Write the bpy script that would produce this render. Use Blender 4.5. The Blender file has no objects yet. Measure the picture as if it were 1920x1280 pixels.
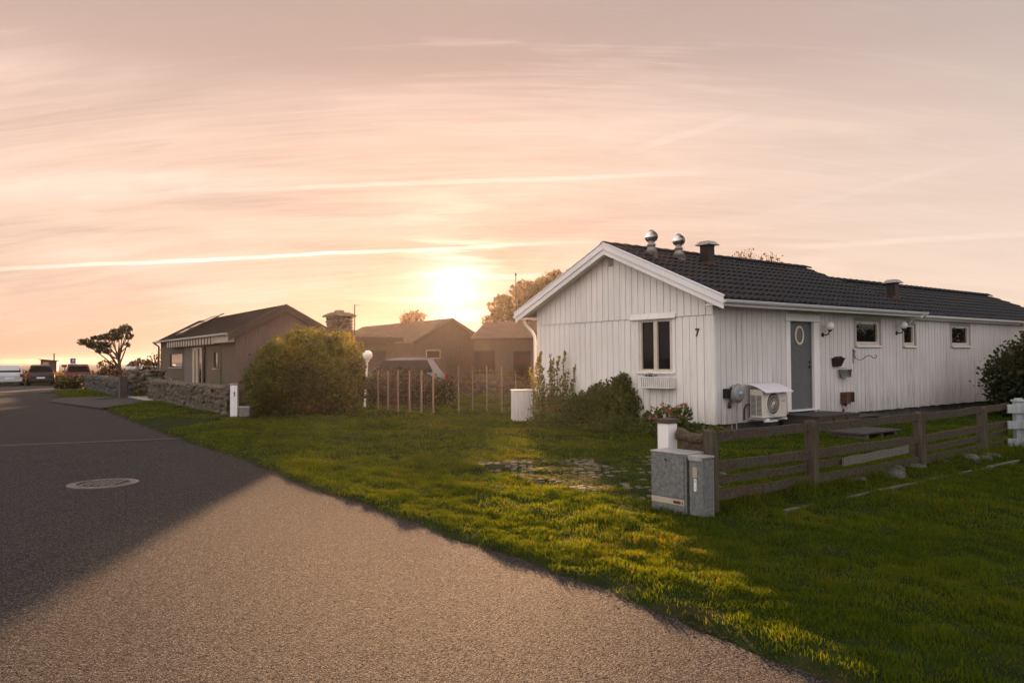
import bpy, math, random
import numpy as np
from math import sin, cos, pi, radians, atan2, hypot, sqrt
from mathutils import Vector, Matrix
random.seed(7); RNG = np.random.default_rng(7)
scene = bpy.context.scene
COL = scene.collection

# ------------------------------------------------------------------ camera
CAM_H = 1.6
cd = bpy.data.cameras.new('camera'); cam = bpy.data.objects.new('camera', cd); COL.objects.link(cam)
cd.sensor_width = 36; cd.lens = 36*1476.58/1920; cd.clip_start = .05; cd.clip_end = 60000
cam.matrix_world = Matrix.Translation((0, 0, CAM_H)) @ Matrix.Rotation(radians(90+1.348), 4, 'X') @ Matrix.Rotation(radians(-.434), 4, 'Z')
scene.camera = cam

# ------------------------------------------------------------------ exposure, sun, sky
scene.view_settings.view_transform = 'Standard'; scene.view_settings.look = 'None'
EXPO = 1.5
scene.view_settings.exposure = EXPO; scene.view_settings.gamma = 1
KS = 1/2**EXPO
SUN_AZ, SUN_EL = radians(-4.24), radians(5.65)
SKY_EL = radians(5.24)
sl = bpy.data.lights.new('sun', 'SUN'); sl.energy = 5.0; sl.angle = radians(1.2); sl.color = (1, .56, .29)
so = bpy.data.objects.new('sun', sl); COL.objects.link(so)
sdir = Vector((sin(SUN_AZ)*cos(SUN_EL), cos(SUN_AZ)*cos(SUN_EL), sin(SUN_EL)))
so.rotation_euler = (-sdir).to_track_quat('-Z', 'Y').to_euler(); so.location = (0, 0, 30)
gdir = Vector((sin(SUN_AZ)*cos(SKY_EL), cos(SUN_AZ)*cos(SKY_EL), sin(SKY_EL)))

class NT:
    """small helper for writing node trees"""
    def __init__(s, tree): s.t = tree; s.n = tree.nodes; s.l = tree.links
    def new(s, typ, **kw):
        n = s.n.new(typ)
        for k, v in kw.items(): setattr(n, k, v)
        return n
    def link(s, a, b): s.l.new(a, b)
    def put(s, sock, v):
        if isinstance(v, bpy.types.NodeSocket): s.l.new(v, sock)
        else: sock.default_value = v
    def math(s, op, a, b=0.0, c=0.0, clamp=False):
        n = s.new('ShaderNodeMath', operation=op, use_clamp=clamp)
        s.put(n.inputs[0], a); s.put(n.inputs[1], b); s.put(n.inputs[2], c)
        return n.outputs[0]
    def mix(s, f, a, b, mode='MIX', clamp=False):
        n = s.new('ShaderNodeMix', data_type='RGBA', blend_type=mode, clamp_result=clamp)
        s.put(n.inputs[0], f)
        for i, v in ((6, a), (7, b)):
            if isinstance(v, tuple) and len(v) == 3: v = (*v, 1)
            s.put(n.inputs[i], v)
        return n.outputs[2]
    def ramp(s, f, stops, interp='LINEAR'):
        n = s.new('ShaderNodeValToRGB'); r = n.color_ramp; r.interpolation = interp
        while len(r.elements) < len(stops): r.elements.new(.5)
        for e, (p, c) in zip(r.elements, stops):
            e.position = p
            if not isinstance(c, tuple): c = (c, c, c)
            e.color = (*c, 1)
        s.put(n.inputs[0], f); return n.outputs[0]
    def noise(s, vec, scale, detail=4, rough=.55, dist=0):
        n = s.new('ShaderNodeTexNoise'); s.put(n.inputs['Vector'], vec)
        n.inputs['Scale'].default_value = scale; n.inputs['Detail'].default_value = detail
        n.inputs['Roughness'].default_value = rough; n.inputs['Distortion'].default_value = dist
        return n.outputs[0]
    def mapping(s, vec, scale=(1, 1, 1), rot=(0, 0, 0), loc=(0, 0, 0)):
        n = s.new('ShaderNodeMapping'); s.put(n.inputs['Vector'], vec)
        n.inputs['Scale'].default_value = scale; n.inputs['Rotation'].default_value = rot; n.inputs['Location'].default_value = loc
        return n.outputs[0]
    def vm(s, op, a, b=(0, 0, 0)):
        n = s.new('ShaderNodeVectorMath', operation=op); s.put(n.inputs[0], a); s.put(n.inputs[1], b)
        return n.outputs['Value'] if op in ('DOT_PRODUCT', 'LENGTH', 'DISTANCE') else n.outputs[0]

def build_world():
    w = bpy.data.worlds.new('World'); scene.world = w; w.use_nodes = True
    t = NT(w.node_tree); t.n.clear()
    out = t.new('ShaderNodeOutputWorld'); bg = t.new('ShaderNodeBackground')
    t.link(bg.outputs[0], out.inputs[0])
    d = t.new('ShaderNodeTexCoord').outputs['Generated']
    sep = t.new('ShaderNodeSeparateXYZ'); t.link(d, sep.inputs[0]); X, Y, Z = sep.outputs
    base = t.ramp(t.math('MAXIMUM', Z, 0.0), [(0, (.60, .38, .28)), (.03, (.84, .53, .36)), (.09, (.94, .63, .45)),
        (.17, (.96, .655, .49)), (.25, (.94, .64, .485)), (.30, (.90, .62, .485)), (.345, (.68, .46, .37)), (.40, (.60, .42, .345)), (1, (.85, .74, .70))])
    # away from the sun to the right the veil turns paler and greyer
    right = t.ramp(t.math('MAXIMUM', Z, 0.0), [(0, (.88, .60, .42)), (.05, (.93, .70, .54)), (.13, (.86, .66, .53)), (.24, (.72, .56, .465)), (.33, (.58, .455, .395)), (.45, (.48, .385, .34)), (1, (.85, .76, .74))])
    f = t.math('MULTIPLY_ADD', X, 1.7, .02, clamp=True)
    col = t.mix(f, base, right)
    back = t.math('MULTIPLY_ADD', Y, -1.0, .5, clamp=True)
    back_fill = t.ramp(t.math('MAXIMUM', Z, 0.0), [(0, (1.12, 1.0, .98)), (.3, (1.55, 1.41, 1.38)), (1, (1.2, 1.08, 1.04))])  # sky behind the camera brightened as added fill for the white walls
    back_fill = t.vm('SCALE', back_fill); back_fill.node.inputs['Scale'].default_value = 1; t.link(t.math('MULTIPLY_ADD', X, -.38, 1.0), back_fill.node.inputs['Scale'])
    col = t.mix(back, col, back_fill)
    # cirrus veil: the sky direction projected on a high flat layer
    h = t.math('MULTIPLY', t.math('ADD', t.math('MAXIMUM', Z, 0.0), .26), .55)
    cx = t.math('DIVIDE', X, h); cy = t.math('DIVIDE', Y, h)
    cv = t.new('ShaderNodeCombineXYZ'); t.link(cx, cv.inputs[0]); t.link(cy, cv.inputs[1]); P = cv.outputs[0]
    n1 = t.noise(t.mapping(P, (.30, .62, 1), (0, 0, radians(38)), (1.3, .4, 0)), 1.0, 8, .56, 1.6)
    n2 = t.noise(t.mapping(P, (.5, 2.2, 1), (0, 0, radians(16)), (3, 1, 0)), 1.3, 7, .62, 1.4)
    n3 = t.noise(t.mapping(P, (1.2, 13.0, 1), (0, 0, radians(-24)), (7, 4, 0)), 1.1, 4, .5, 1.5)
    vis = t.ramp(Z, [(0, .35), (.1, 1), (.6, .8)])
    v1 = t.math('MULTIPLY', t.math('SUBTRACT', n1, .5), 2.0)
    v2 = t.math('MULTIPLY', t.math('SUBTRACT', n2, .5), .9)
    v3 = t.math('MULTIPLY', t.math('SUBTRACT', n3, .5), .65)
    vv = t.math('MULTIPLY', t.math('ADD', t.math('ADD', v1, v2), v3), vis)
    lf = t.math('SUBTRACT', 1.0, t.math('MULTIPLY', t.math('MAXIMUM', X, 0.0), 1.3))
    vv = t.math('MULTIPLY', vv, t.math('MAXIMUM', lf, .35))
    col = t.mix(t.math('MULTIPLY', t.math('MAXIMUM', vv, 0.0), 1.5, clamp=True), col, (1.12, .80, .62))
    col = t.mix(t.math('MULTIPLY', t.math('MAXIMUM', t.math('MULTIPLY', vv, -1.0), 0.0), 1.5, clamp=True), col, (.62, .43, .34))
    # glow round the sun
    dt = t.math('MAXIMUM', t.vm('DOT_PRODUCT', d, tuple(gdir)), 0.0)
    g1 = t.math('POWER', dt, 9.0); g2 = t.math('POWER', dt, 90.0); g3 = t.math('POWER', dt, 1200.0)
    flat = t.ramp(t.math('ABSOLUTE', t.math('SUBTRACT', Z, gdir.z)), [(0, 1), (.22, 0)], 'EASE')
    g2 = t.math('MULTIPLY', g2, t.math('MULTIPLY_ADD', flat, .7, .3))
    col = t.mix(1.0, col, t.vm('MULTIPLY', (-.06, -.06, -.05), g1), 'ADD')
    col = t.mix(1.0, col, t.vm('MULTIPLY', (-.22, -.21, -.14), g2), 'ADD')
    col = t.mix(1.0, col, t.vm('MULTIPLY', (.5, .5, .42), g3), 'ADD')
    # thin bright bars of cloud by the sun
    bar = t.noise(t.mapping(d, (7, 7, 70), (0, 0, 0), (2, 0, 5)), 1.0, 3, .5, .3)
    bar = t.math('MULTIPLY', t.ramp(bar, [(.52, 0), (.66, 1)]), t.math('POWER', dt, 260.0))
    col = t.mix(1.0, col, t.vm('MULTIPLY', (.5, .42, .3), bar), 'ADD')
    disc = t.math('MULTIPLY', t.math('ADD', t.math('SUBTRACT', dt, cos(radians(1.38))), t.math('MULTIPLY', t.math('SUBTRACT', t.noise(d, 26, 3, .6), .5), .00022)), 1/(cos(radians(.8))-cos(radians(1.38))), clamp=True)
    col = t.mix(1.0, col, t.vm('MULTIPLY', (5., 4.2, 3.), disc), 'ADD')
    # aircraft trails: great circles across the sky
    wob = t.math('MULTIPLY', t.math('SUBTRACT', t.noise(d, 7, 3, .6), .5), .006)
    def trail(pa, pb, width, strength, x0, x1, fade=.08):
        nonlocal col
        n = Vector(pa).cross(Vector(pb)).normalized()
        k = t.math('ABSOLUTE', t.math('ADD', t.vm('DOT_PRODUCT', d, tuple(n)), wob))
        m = t.ramp(t.math('DIVIDE', k, width), [(.35, 1), (1, 0)], 'EASE')
        a = t.math('DIVIDE', t.math('SUBTRACT', X, x0), fade, clamp=True)
        b = t.math('DIVIDE', t.math('SUBTRACT', x1, X), fade, clamp=True)
        pn = t.math('MULTIPLY_ADD', t.noise(d, 14, 4, .6), .9, .25)
        fw = t.math('GREATER_THAN', Y, 0)
        m = t.math('MULTIPLY', t.math('MULTIPLY', m, fw), t.math('MULTIPLY', t.math('MULTIPLY', a, b), pn))
        col = t.mix(1.0, col, t.vm('MULTIPLY', (.5*strength, .5*strength, .45*strength), m), 'ADD')
    for tr in TRAILS: trail(*tr)
    col = t.vm('MULTIPLY', col, (KS*1.02, KS*1.07, KS*1.12))
    sky = t.new('ShaderNodeTexSky', sky_type='NISHITA'); sky.sun_disc = False
    sky.sun_elevation = SUN_EL; sky.sun_rotation = SUN_AZ; sky.air_density = 1; sky.dust_density = 2
    skc = t.vm('MULTIPLY', sky.outputs[0], (.0006, .0006, .0006))
    tot = t.vm('ADD', col, skc)
    low = t.math('LESS_THAN', Z, 0.0)
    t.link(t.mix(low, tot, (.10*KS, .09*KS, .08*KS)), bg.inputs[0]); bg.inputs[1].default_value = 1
    w.cycles.sampling_method = 'MANUAL'; w.cycles.sample_map_resolution = 1024

def pxdir(x, y):
    f = 1476.58; a, b = (x-960)/f, -(y-640)/f; r = -7.58279754e-3; p = 2.353e-2
    rx = a*cos(r)-b*sin(r); up = a*sin(r)+b*cos(r)
    return (rx, cos(p)-up*sin(p), sin(p)+up*cos(p))
# (point, point, width, strength, from X, to X): directions of the trails in the sky
TRAILS = [((-.65, 1., .1205), (.115, 1., .1505), .0030, 1.1, -.66, .14, .3),
          ((-.40, 1., .2185), (.183, 1., .2345), .0036, .36, -.42, .30, .18),
          ((-.66, 1., .226), (-.30, 1., .226), .022, .22, -.62, -.2, .2),
          ((.17, 1., .27), (.27, 1., .30), .006, .14, .12, .30, .06),
          ((.30, 1., .137), (.64, 1., .155), .0045, .16, .28, .60, .1),
          ((.28, 1., .17), (.50, 1., .225), .005, .07, .26, .55, .08)]
build_world()

# ------------------------------------------------------------------ materials
def mat(name, c1, c2=None, rough=.8, scale=6, stretch=(1, 1, 1), bump=0, bscale=None, metal=0, spec=.3,
        lo=.35, hi=.65, detail=5, c3=None, scale3=2, lo3=.5, hi3=.7, stretch3=(1, 1, 1), bdist=.01, rvar=0):
    m = bpy.data.materials.new(name); m.use_nodes = True; t = NT(m.node_tree)
    b = t.n['Principled BSDF']; co = t.new('ShaderNodeTexCoord').outputs['Object']
    b.inputs['Roughness'].default_value = rough; b.inputs['Metallic'].default_value = metal
    b.inputs['Specular IOR Level'].default_value = spec
    P = t.mapping(co, stretch)
    n = t.noise(P, scale, detail, .6)
    if c2 is None: c2 = tuple(x*.82 for x in c1)
    col = t.ramp(n, [(lo, c2), (hi, c1)])
    if c3 is not None:
        n3 = t.noise(t.mapping(co, stretch3, (0, 0, 0), (5, 3, 1)), scale3, 6, .65)
        col = t.mix(t.ramp(n3, [(lo3, 0), (hi3, 1)]), col, c3)
    t.link(col, b.inputs['Base Color'])
    if rvar:
        t.link(t.math('MULTIPLY_ADD', n, rvar, rough-rvar*.5, clamp=True), b.inputs['Roughness'])
    if bump:
        bn = t.new('ShaderNodeBump'); bn.inputs['Strength'].default_value = bump; bn.inputs['Distance'].default_value = bdist
        t.link(t.noise(P, bscale or scale*4, 5, .6), bn.inputs['Height']); t.link(bn.outputs[0], b.inputs['Normal'])
    return m

def leaf_mat(name, stops, trans=.45, rough=.5, spec=.35, tc=(1.9, 1.5, .6)):
    m = bpy.data.materials.new(name); m.use_nodes = True; t = NT(m.node_tree)
    b = t.n['Principled BSDF']; out = t.n['Material Output']
    at = t.new('ShaderNodeAttribute', attribute_name='tint')
    col = t.ramp(at.outputs['Fac'], stops)
    t.link(col, b.inputs['Base Color']); b.inputs['Roughness'].default_value = rough; b.inputs['Specular IOR Level'].default_value = spec
    tr = t.new('ShaderNodeBsdfTranslucent'); t.link(t.mix(1.0, col, tc, 'MULTIPLY'), tr.inputs[0])
    mx = t.new('ShaderNodeMixShader'); mx.inputs[0].default_value = trans
    t.link(b.outputs[0], mx.inputs[1]); t.link(tr.outputs[0], mx.inputs[2]); t.link(mx.outputs[0], out.inputs[0])
    return m

def glass_mat(name, base=(.008, .009, .008), rough=.02, ior=1.24, bumpy=.02):
    m = bpy.data.materials.new(name); m.use_nodes = True; t = NT(m.node_tree); b = t.n['Principled BSDF']
    b.inputs['Base Color'].default_value = (*base, 1); b.inputs['Roughness'].default_value = rough; b.inputs['IOR'].default_value = ior
    if bumpy:
        co = t.new('ShaderNodeTexCoord').outputs['Object']
        bn = t.new('ShaderNodeBump'); bn.inputs['Strength'].default_value = bumpy; bn.inputs['Distance'].default_value = .05
        t.link(t.noise(co, 2.2, 2, .5), bn.inputs['Height']); t.link(bn.outputs[0], b.inputs['Normal'])
    return m

def asphalt_mat():
    m = bpy.data.materials.new('asphalt'); m.use_nodes = True; t = NT(m.node_tree); b = t.n['Principled BSDF']
    co = t.new('ShaderNodeTexCoord').outputs['Object']
    vo = t.new('ShaderNodeTexVoronoi'); vo.inputs['Scale'].default_value = 130; t.link(co, vo.inputs['Vector'])
    grain = t.noise(co, 60, 4, .7); big = t.noise(co, .35, 5, .6); mid = t.noise(t.mapping(co, (1, .35, 1), (0, 0, radians(-33))), 2.2, 6, .65)
    vo2 = t.new('ShaderNodeTexVoronoi'); vo2.inputs['Scale'].default_value = 120; t.link(co, vo2.inputs['Vector']); sc2 = t.new('ShaderNodeSeparateColor'); t.link(vo2.outputs['Color'], sc2.inputs[0])
    sepc = t.new('ShaderNodeSeparateColor'); t.link(vo.outputs['Color'], sepc.inputs[0])
    c = t.ramp(sepc.outputs[0], [(0, (.009, .009, .010)), (.5, (.030, .029, .030)), (.80, (.068, .064, .063)), (.95, (.17, .155, .15)), (1, (.34, .31, .29))])
    c = t.mix(t.ramp(vo2.outputs['Distance'], [(.35, 0), (.75, .75)]), c, (.006, .006, .006))
    c = t.mix(t.ramp(big, [(.35, .0), (.7, .5)]), c, (.046, .041, .040))
    c = t.mix(t.ramp(mid, [(.55, .0), (.8, .5)]), c, (.020, .019, .020))
    t.link(c, b.inputs['Base Color'])
    b.inputs['Roughness'].default_value = .86; b.inputs['Specular IOR Level'].default_value = .14
    t.link(t.ramp(sc2.outputs[0], [(0, .0), (.55, .10), (.85, .30), (1, .85)]), b.inputs['Specular IOR Level'])
    h = t.math('ADD', t.math('ADD', t.math('MULTIPLY', vo2.outputs['Distance'], -1.1), t.math('MULTIPLY', sc2.outputs[1], .9)), t.math('MULTIPLY', grain, .8))
    bn = t.new('ShaderNodeBump'); bn.inputs['Strength'].default_value = 1.0; bn.inputs['Distance'].default_value = .009
    t.link(h, bn.inputs['Height']); t.link(bn.outputs[0], b.inputs['Normal'])
    return m

def white_paint(name, wear=.5, c=(.80, .755, .70), dirty=(.33, .30, .27)):
    """old white paint on boards, weathered in vertical streaks"""
    m = bpy.data.materials.new(name); m.use_nodes = True; t = NT(m.node_tree); b = t.n['Principled BSDF']
    co = t.new('ShaderNodeTexCoord').outputs['Object']
    n1 = t.noise(t.mapping(co, (9, 9, .5)), 1, 6, .65); n2 = t.noise(t.mapping(co, (40, 40, 2.5)), 1, 5, .7); n3 = t.noise(co, .8, 4, .6)
    sep = t.new('ShaderNodeSeparateXYZ'); t.link(co, sep.inputs[0])
    col = t.mix(t.ramp(n3, [(.35, 0), (.7, .55)]), c, tuple(x*.80 for x in c))
    f = t.math('MULTIPLY', t.ramp(n1, [(.45, 0), (.75, 1)]), t.ramp(n2, [(.40, 0), (.62, 1)]))
    low = t.ramp(sep.outputs[2], [(.0, 1), (.35, .75), (1.0, .55)])
    col = t.mix(t.math('MULTIPLY', t.math('MULTIPLY', f, low), wear), col, dirty)
    far = t.math('MULTIPLY_ADD', sep.outputs[0], .075, .35, clamp=True)
    lowz = t.ramp(t.math('MULTIPLY', sep.outputs[2], .42), [(.1, 1), (.75, 0)])
    col = t.mix(t.math('MULTIPLY', t.math('MULTIPLY', t.math('MULTIPLY', f, lowz), far), wear*.9, clamp=True), col, (.13, .13, .15))
    splash = t.math('MULTIPLY', t.ramp(t.math('MULTIPLY', sep.outputs[2], .8), [(.22, 1), (.7, 0)]), t.ramp(n2, [(.3, .1), (.7, .7)]))
    col = t.mix(t.math('MULTIPLY', splash, wear), col, dirty)
    t.link(col, b.inputs['Base Color']); b.inputs['Roughness'].default_value = .55; b.inputs['Specular IOR Level'].default_value = .35
    bn = t.new('ShaderNodeBump'); bn.inputs['Strength'].default_value = .25; bn.inputs['Distance'].default_value = .004
    t.link(n2, bn.inputs['Height']); t.link(bn.outputs[0], b.inputs['Normal'])
    return m

MT = {}
MT['asphalt'] = asphalt_mat()
MT['asphalt_old'] = mat('asphalt_old', (.045, .040, .040), (.028, .026, .026), .85, 5, bump=.4, bscale=80, spec=.2)
MT['seam'] = mat('seam', (.075, .066, .062), (.05, .045, .043), .85, 30, bump=.4, bscale=90, spec=.2)
MT['soil'] = mat('soil', (.020, .034, .006), (.010, .017, .004), 1, 3, spec=.05, bump=.8, bscale=25, c3=(.05, .036, .020), scale3=1.4, lo3=.58, hi3=.72, bdist=.03)
MT['board'] = white_paint('board', .95)
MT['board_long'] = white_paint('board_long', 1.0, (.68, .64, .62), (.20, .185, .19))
MT['trim_white'] = white_paint('trim_white', .3, (.82, .79, .76))
MT['fence_white_shaded'] = white_paint('fence_white_shaded', .8, (.36, .40, .41), (.15, .16, .15))  # white paint greyed and darkened, the shrub's shade put into its colour
MT['trim_grey'] = mat('trim_grey', (.34, .33, .32), (.27, .26, .25), .6, 8, (1, 1, .3))
MT['paint_white'] = mat('paint_white', (.74, .72, .68), (.66, .63, .58), .4, 5)
MT['tile'] = mat('tile', (.018, .020, .024), (.009, .010, .012), .5, 2.5, spec=.10, bump=.25, bscale=60, c3=(.034, .022, .017), scale3=1.2, lo3=.6, hi3=.8, rvar=.25)
MT['concrete'] = mat('concrete', (.10, .092, .082), (.05, .045, .04), .9, 4, bump=.4, bscale=40, c3=(.10, .05, .035), scale3=.9, lo3=.55, hi3=.7)
MT['door_grey'] = mat('door_grey', (.112, .120, .122), (.092, .100, .102), .45, 6)
MT['dark_metal'] = mat('dark_metal', (.02, .02, .02), (.012, .011, .011), .45, 20, metal=.3)
MT['black'] = mat('black', (.012, .012, .012), None, .5, 9)
MT['rust'] = mat('rust', (.13, .055, .03), (.05, .022, .014), .75, 14, bump=.3)
MT['brown_tin'] = mat('brown_tin', (.026, .016, .011), (.014, .009, .007), .5, 12)
MT['zinc'] = mat('zinc', (.30, .32, .31), (.22, .235, .23), .45, 18, metal=.5)
MT['zinc_cab'] = mat('zinc_cab', (.20, .215, .21), (.12, .13, .128), .5, 22, (1, 1, 1), metal=.35, c3=(.40, .40, .37), scale3=55, lo3=.60, hi3=.68, bump=.15, bscale=50)
MT['zinc_top'] = mat('zinc_top', (.42, .42, .41), (.30, .30, .29), .4, 15, metal=.4)
MT['chrome'] = mat('chrome', (.86, .84, .80), (.70, .68, .65), .13, 12, metal=1, rvar=.1)
MT['flash'] = mat('flash', (.36, .34, .31), (.20, .19, .17), .5, 16, metal=.3)
MT['glass'] = glass_mat('glass')
MT['glass_car'] = glass_mat('glass_car', (.004, .004, .005), .05, 1.12, 0)
MT['glass_bright'] = glass_mat('glass_bright', (.02, .02, .02), .03, 2.6, .0)
MT['glass_amber'] = glass_mat('glass_amber', (.05, .03, .008), .1, 1.5)
MT['globe'] = mat('globe', (.80, .78, .74), (.76, .74, .70), .25, 4)
MT['ac_white'] = mat('ac_white', (.62, .57, .50), (.56, .51, .45), .4, 5)
MT['ac_hood'] = mat('ac_hood', (.66, .66, .70), (.60, .60, .63), .35, 5)
MT['ac_dark'] = mat('ac_dark', (.022, .018, .014), (.012, .010, .008), .6, 8)
MT['hose'] = mat('hose', (.33, .33, .31), None, .5, 9)
MT['reel_grey'] = mat('reel_grey', (.27, .26, .25), (.20, .19, .18), .35, 9)
MT['label_blue'] = mat('label_blue', (.25, .42, .55), (.20, .33, .45), .4, 9)
MT['fence_wood'] = mat('fence_wood', (.10, .083, .058), (.045, .036, .026), .95, 3, (14, 14, .6), bump=.6, bscale=9, c3=(.075, .080, .055), spec=.1, scale3=2.5, lo3=.5, hi3=.7, bdist=.01)
MT['rail_wood'] = mat('rail_wood', (.095, .078, .058), (.044, .035, .026), .95, 3, (.7, 14, 14), bump=.6, bscale=9, c3=(.06, .06, .045), spec=.1, scale3=2.0, lo3=.5, hi3=.75)
MT['pale_wood'] = mat('pale_wood', (.15, .135, .12), (.09, .08, .068), .85, 3, (.7, 14, 14), bump=.5, bscale=9)
MT['deck_wood'] = mat('deck_wood', (.060, .056, .050), (.034, .031, .027), .8, 3, (1, 12, 12), bump=.4)
MT['log_bark'] = mat('log_bark', (.13, .095, .062), (.055, .04, .028), .95, 6, (1, 5, 5), bump=1, bscale=14, bdist=.03)
MT['stone'] = mat('stone', (.13, .105, .08), (.055, .044, .034), .9, 3.5, bump=.6, bscale=20, c3=(.12, .12, .06), scale3=2.2, lo3=.55, hi3=.72)
MT['stone_grey'] = mat('stone_grey', (.09, .086, .08), (.04, .038, .036), .9, 3.5, bump=.6, bscale=20, c3=(.12, .12, .07), scale3=2.2, lo3=.58, hi3=.75)
MT['cobble'] = mat('cobble', (.14, .12, .095), (.07, .06, .045), .85, 3, bump=.6, bscale=25)
MT['kerb'] = mat('kerb', (.10, .09, .075), (.05, .045, .036), .9, 4, bump=.5, bscale=30)
MT['slab'] = mat('slab', (.34, .30, .28), (.25, .22, .20), .85, 2, bump=.2)
MT['house_wood'] = mat('house_wood', (.125, .10, .068), (.082, .065, .045), .8, 3, (10, 10, .6), bump=.3, bscale=6)
MT['house_purple'] = mat('house_purple', (.17, .12, .10), (.12, .085, .072), .8, 3, (10, 10, .6), bump=.3, bscale=6)
MT['house_roof'] = mat('house_roof', (.035, .028, .022), (.022, .018, .014), .75, 2, bump=.2, bscale=15, c3=(.04, .045, .03), scale3=.8)
MT['roof_copper'] = mat('roof_copper', (.13, .078, .047), (.08, .05, .032), .75, 2, bump=.2, bscale=15)
MT['fascia'] = mat('fascia', (.07, .052, .04), (.05, .037, .03), .7, 5)
MT['beige'] = mat('beige', (.42, .36, .27), (.34, .29, .22), .7, 5)
MT['pebble'] = mat('pebble', (.20, .175, .145), (.07, .06, .05), .9, 24, bump=.9, bscale=26, bdist=.03)
MT['frame_pale'] = mat('frame_pale', (.40, .33, .24), (.33, .27, .2), .5, 4)
MT['frame_cream'] = mat('frame_cream', (.62, .55, .46), (.52, .46, .38), .45, 5)
MT['sign_blue'] = mat('sign_blue', (.012, .05, .26), (.01, .04, .20), .4, 3)
MT['sign_white'] = mat('sign_white', (.75, .75, .72), None, .4, 3)
MT['red_paint'] = mat('red_paint', (.16, .022, .014), (.09, .014, .01), .6, 5, (1, 1, .4))
MT['sea'] = mat('sea', (.10, .11, .125), (.07, .08, .10), .5, .02, (1, 4, 1), bump=.6, bscale=.6, bdist=.5, spec=.25)
MT['bark'] = mat('bark', (.075, .055, .038), (.035, .026, .018), .9, 8, (4, 4, 1), bump=.8, bscale=14, bdist=.03)
MT['rubber'] = mat('rubber', (.012, .012, .012), None, .8, 9)
MT['rim'] = mat('rim', (.35, .35, .36), None, .3, 9, metal=.9)
MT['tail_red'] = mat('tail_red', (.20, .008, .006), None, .2, 5)
MT['wire'] = mat('wire', (.16, .13, .10), (.10, .08, .06), .6, 20, metal=.3)
MT['stake'] = mat('stake', (.23, .19, .14), (.16, .13, .095), .8, 4, (10, 10, .6))
MT['iron'] = mat('iron', (.17, .15, .135), (.085, .077, .07), .5, 30, metal=.6, bump=.4, bscale=70, rvar=.2)
MT['skip'] = mat('skip', (.20, .18, .16), (.14, .13, .12), .6, 8)
def carpaint(name, c): return mat(name, c, tuple(x*.93 for x in c), .25, 3, spec=.35)
MT['car_white'] = carpaint('car_white', (.42, .43, .45)); MT['car_dark'] = carpaint('car_dark', (.014, .016, .022)); MT['car_red'] = carpaint('car_red', (.075, .014, .012))
MT['car_light_shaded'] = mat('car_light_shaded', (.16, .15, .14), (.14, .13, .12), .2, 3, spec=.8)  # light car; the shade on its body is put into this paint
MT['leaf_bush'] = leaf_mat('leaf_bush', [(0, (.014, .020, .003)), (.35, (.034, .044, .005)), (.62, (.085, .100, .010)), (.85, (.16, .15, .016)), (1, (.13, .048, .015))], .45, .5, .3, (2.6, 2.1, .7))
MT['leaf_green'] = leaf_mat('leaf_green', [(0, (.028, .048, .010)), (.5, (.065, .10, .020)), (1, (.14, .165, .035))])
MT['leaf_dark'] = leaf_mat('leaf_dark', [(0, (.014, .022, .006)), (.5, (.028, .040, .010)), (.8, (.05, .045, .014)), (1, (.085, .022, .016))])
MT['leaf_pale'] = leaf_mat('leaf_pale', [(0, (.08, .10, .03)), (.5, (.16, .18, .07)), (1, (.28, .24, .12))], .5)
MT['leaf_autumn'] = leaf_mat('leaf_autumn', [(0, (.030, .032, .008)), (.5, (.075, .065, .014)), (1, (.16, .09, .024))], .45)
MT['leaf_brown'] = leaf_mat('leaf_brown', [(0, (.018, .020, .006)), (.6, (.045, .036, .010)), (1, (.11, .05, .014))], .3)
MT['leaf_orange'] = leaf_mat('leaf_orange', [(0, (.07, .035, .012)), (.5, (.13, .06, .02)), (1, (.18, .09, .03))], .45)
MT['needle'] = leaf_mat('needle', [(0, (.010, .016, .006)), (.6, (.022, .030, .010)), (1, (.05, .05, .015))], .2)
MT['grass'] = leaf_mat('grass', [(0, (.008, .021, .0012)), (.35, (.018, .043, .0025)), (.7, (.036, .068, .004)), (.93, (.055, .058, .006)), (1, (.075, .058, .014))], .5, .55, .15, (7.2, 4.2, 1.0))
MT['dune_grass'] = leaf_mat('dune_grass', [(0, (.06, .045, .012)), (.5, (.12, .09, .03)), (1, (.20, .15, .05))], .4)
MT['petal'] = leaf_mat('petal', [(0, (.24, .06, .07)), (.5, (.42, .17, .17)), (1, (.55, .38, .33))], .4)

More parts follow.
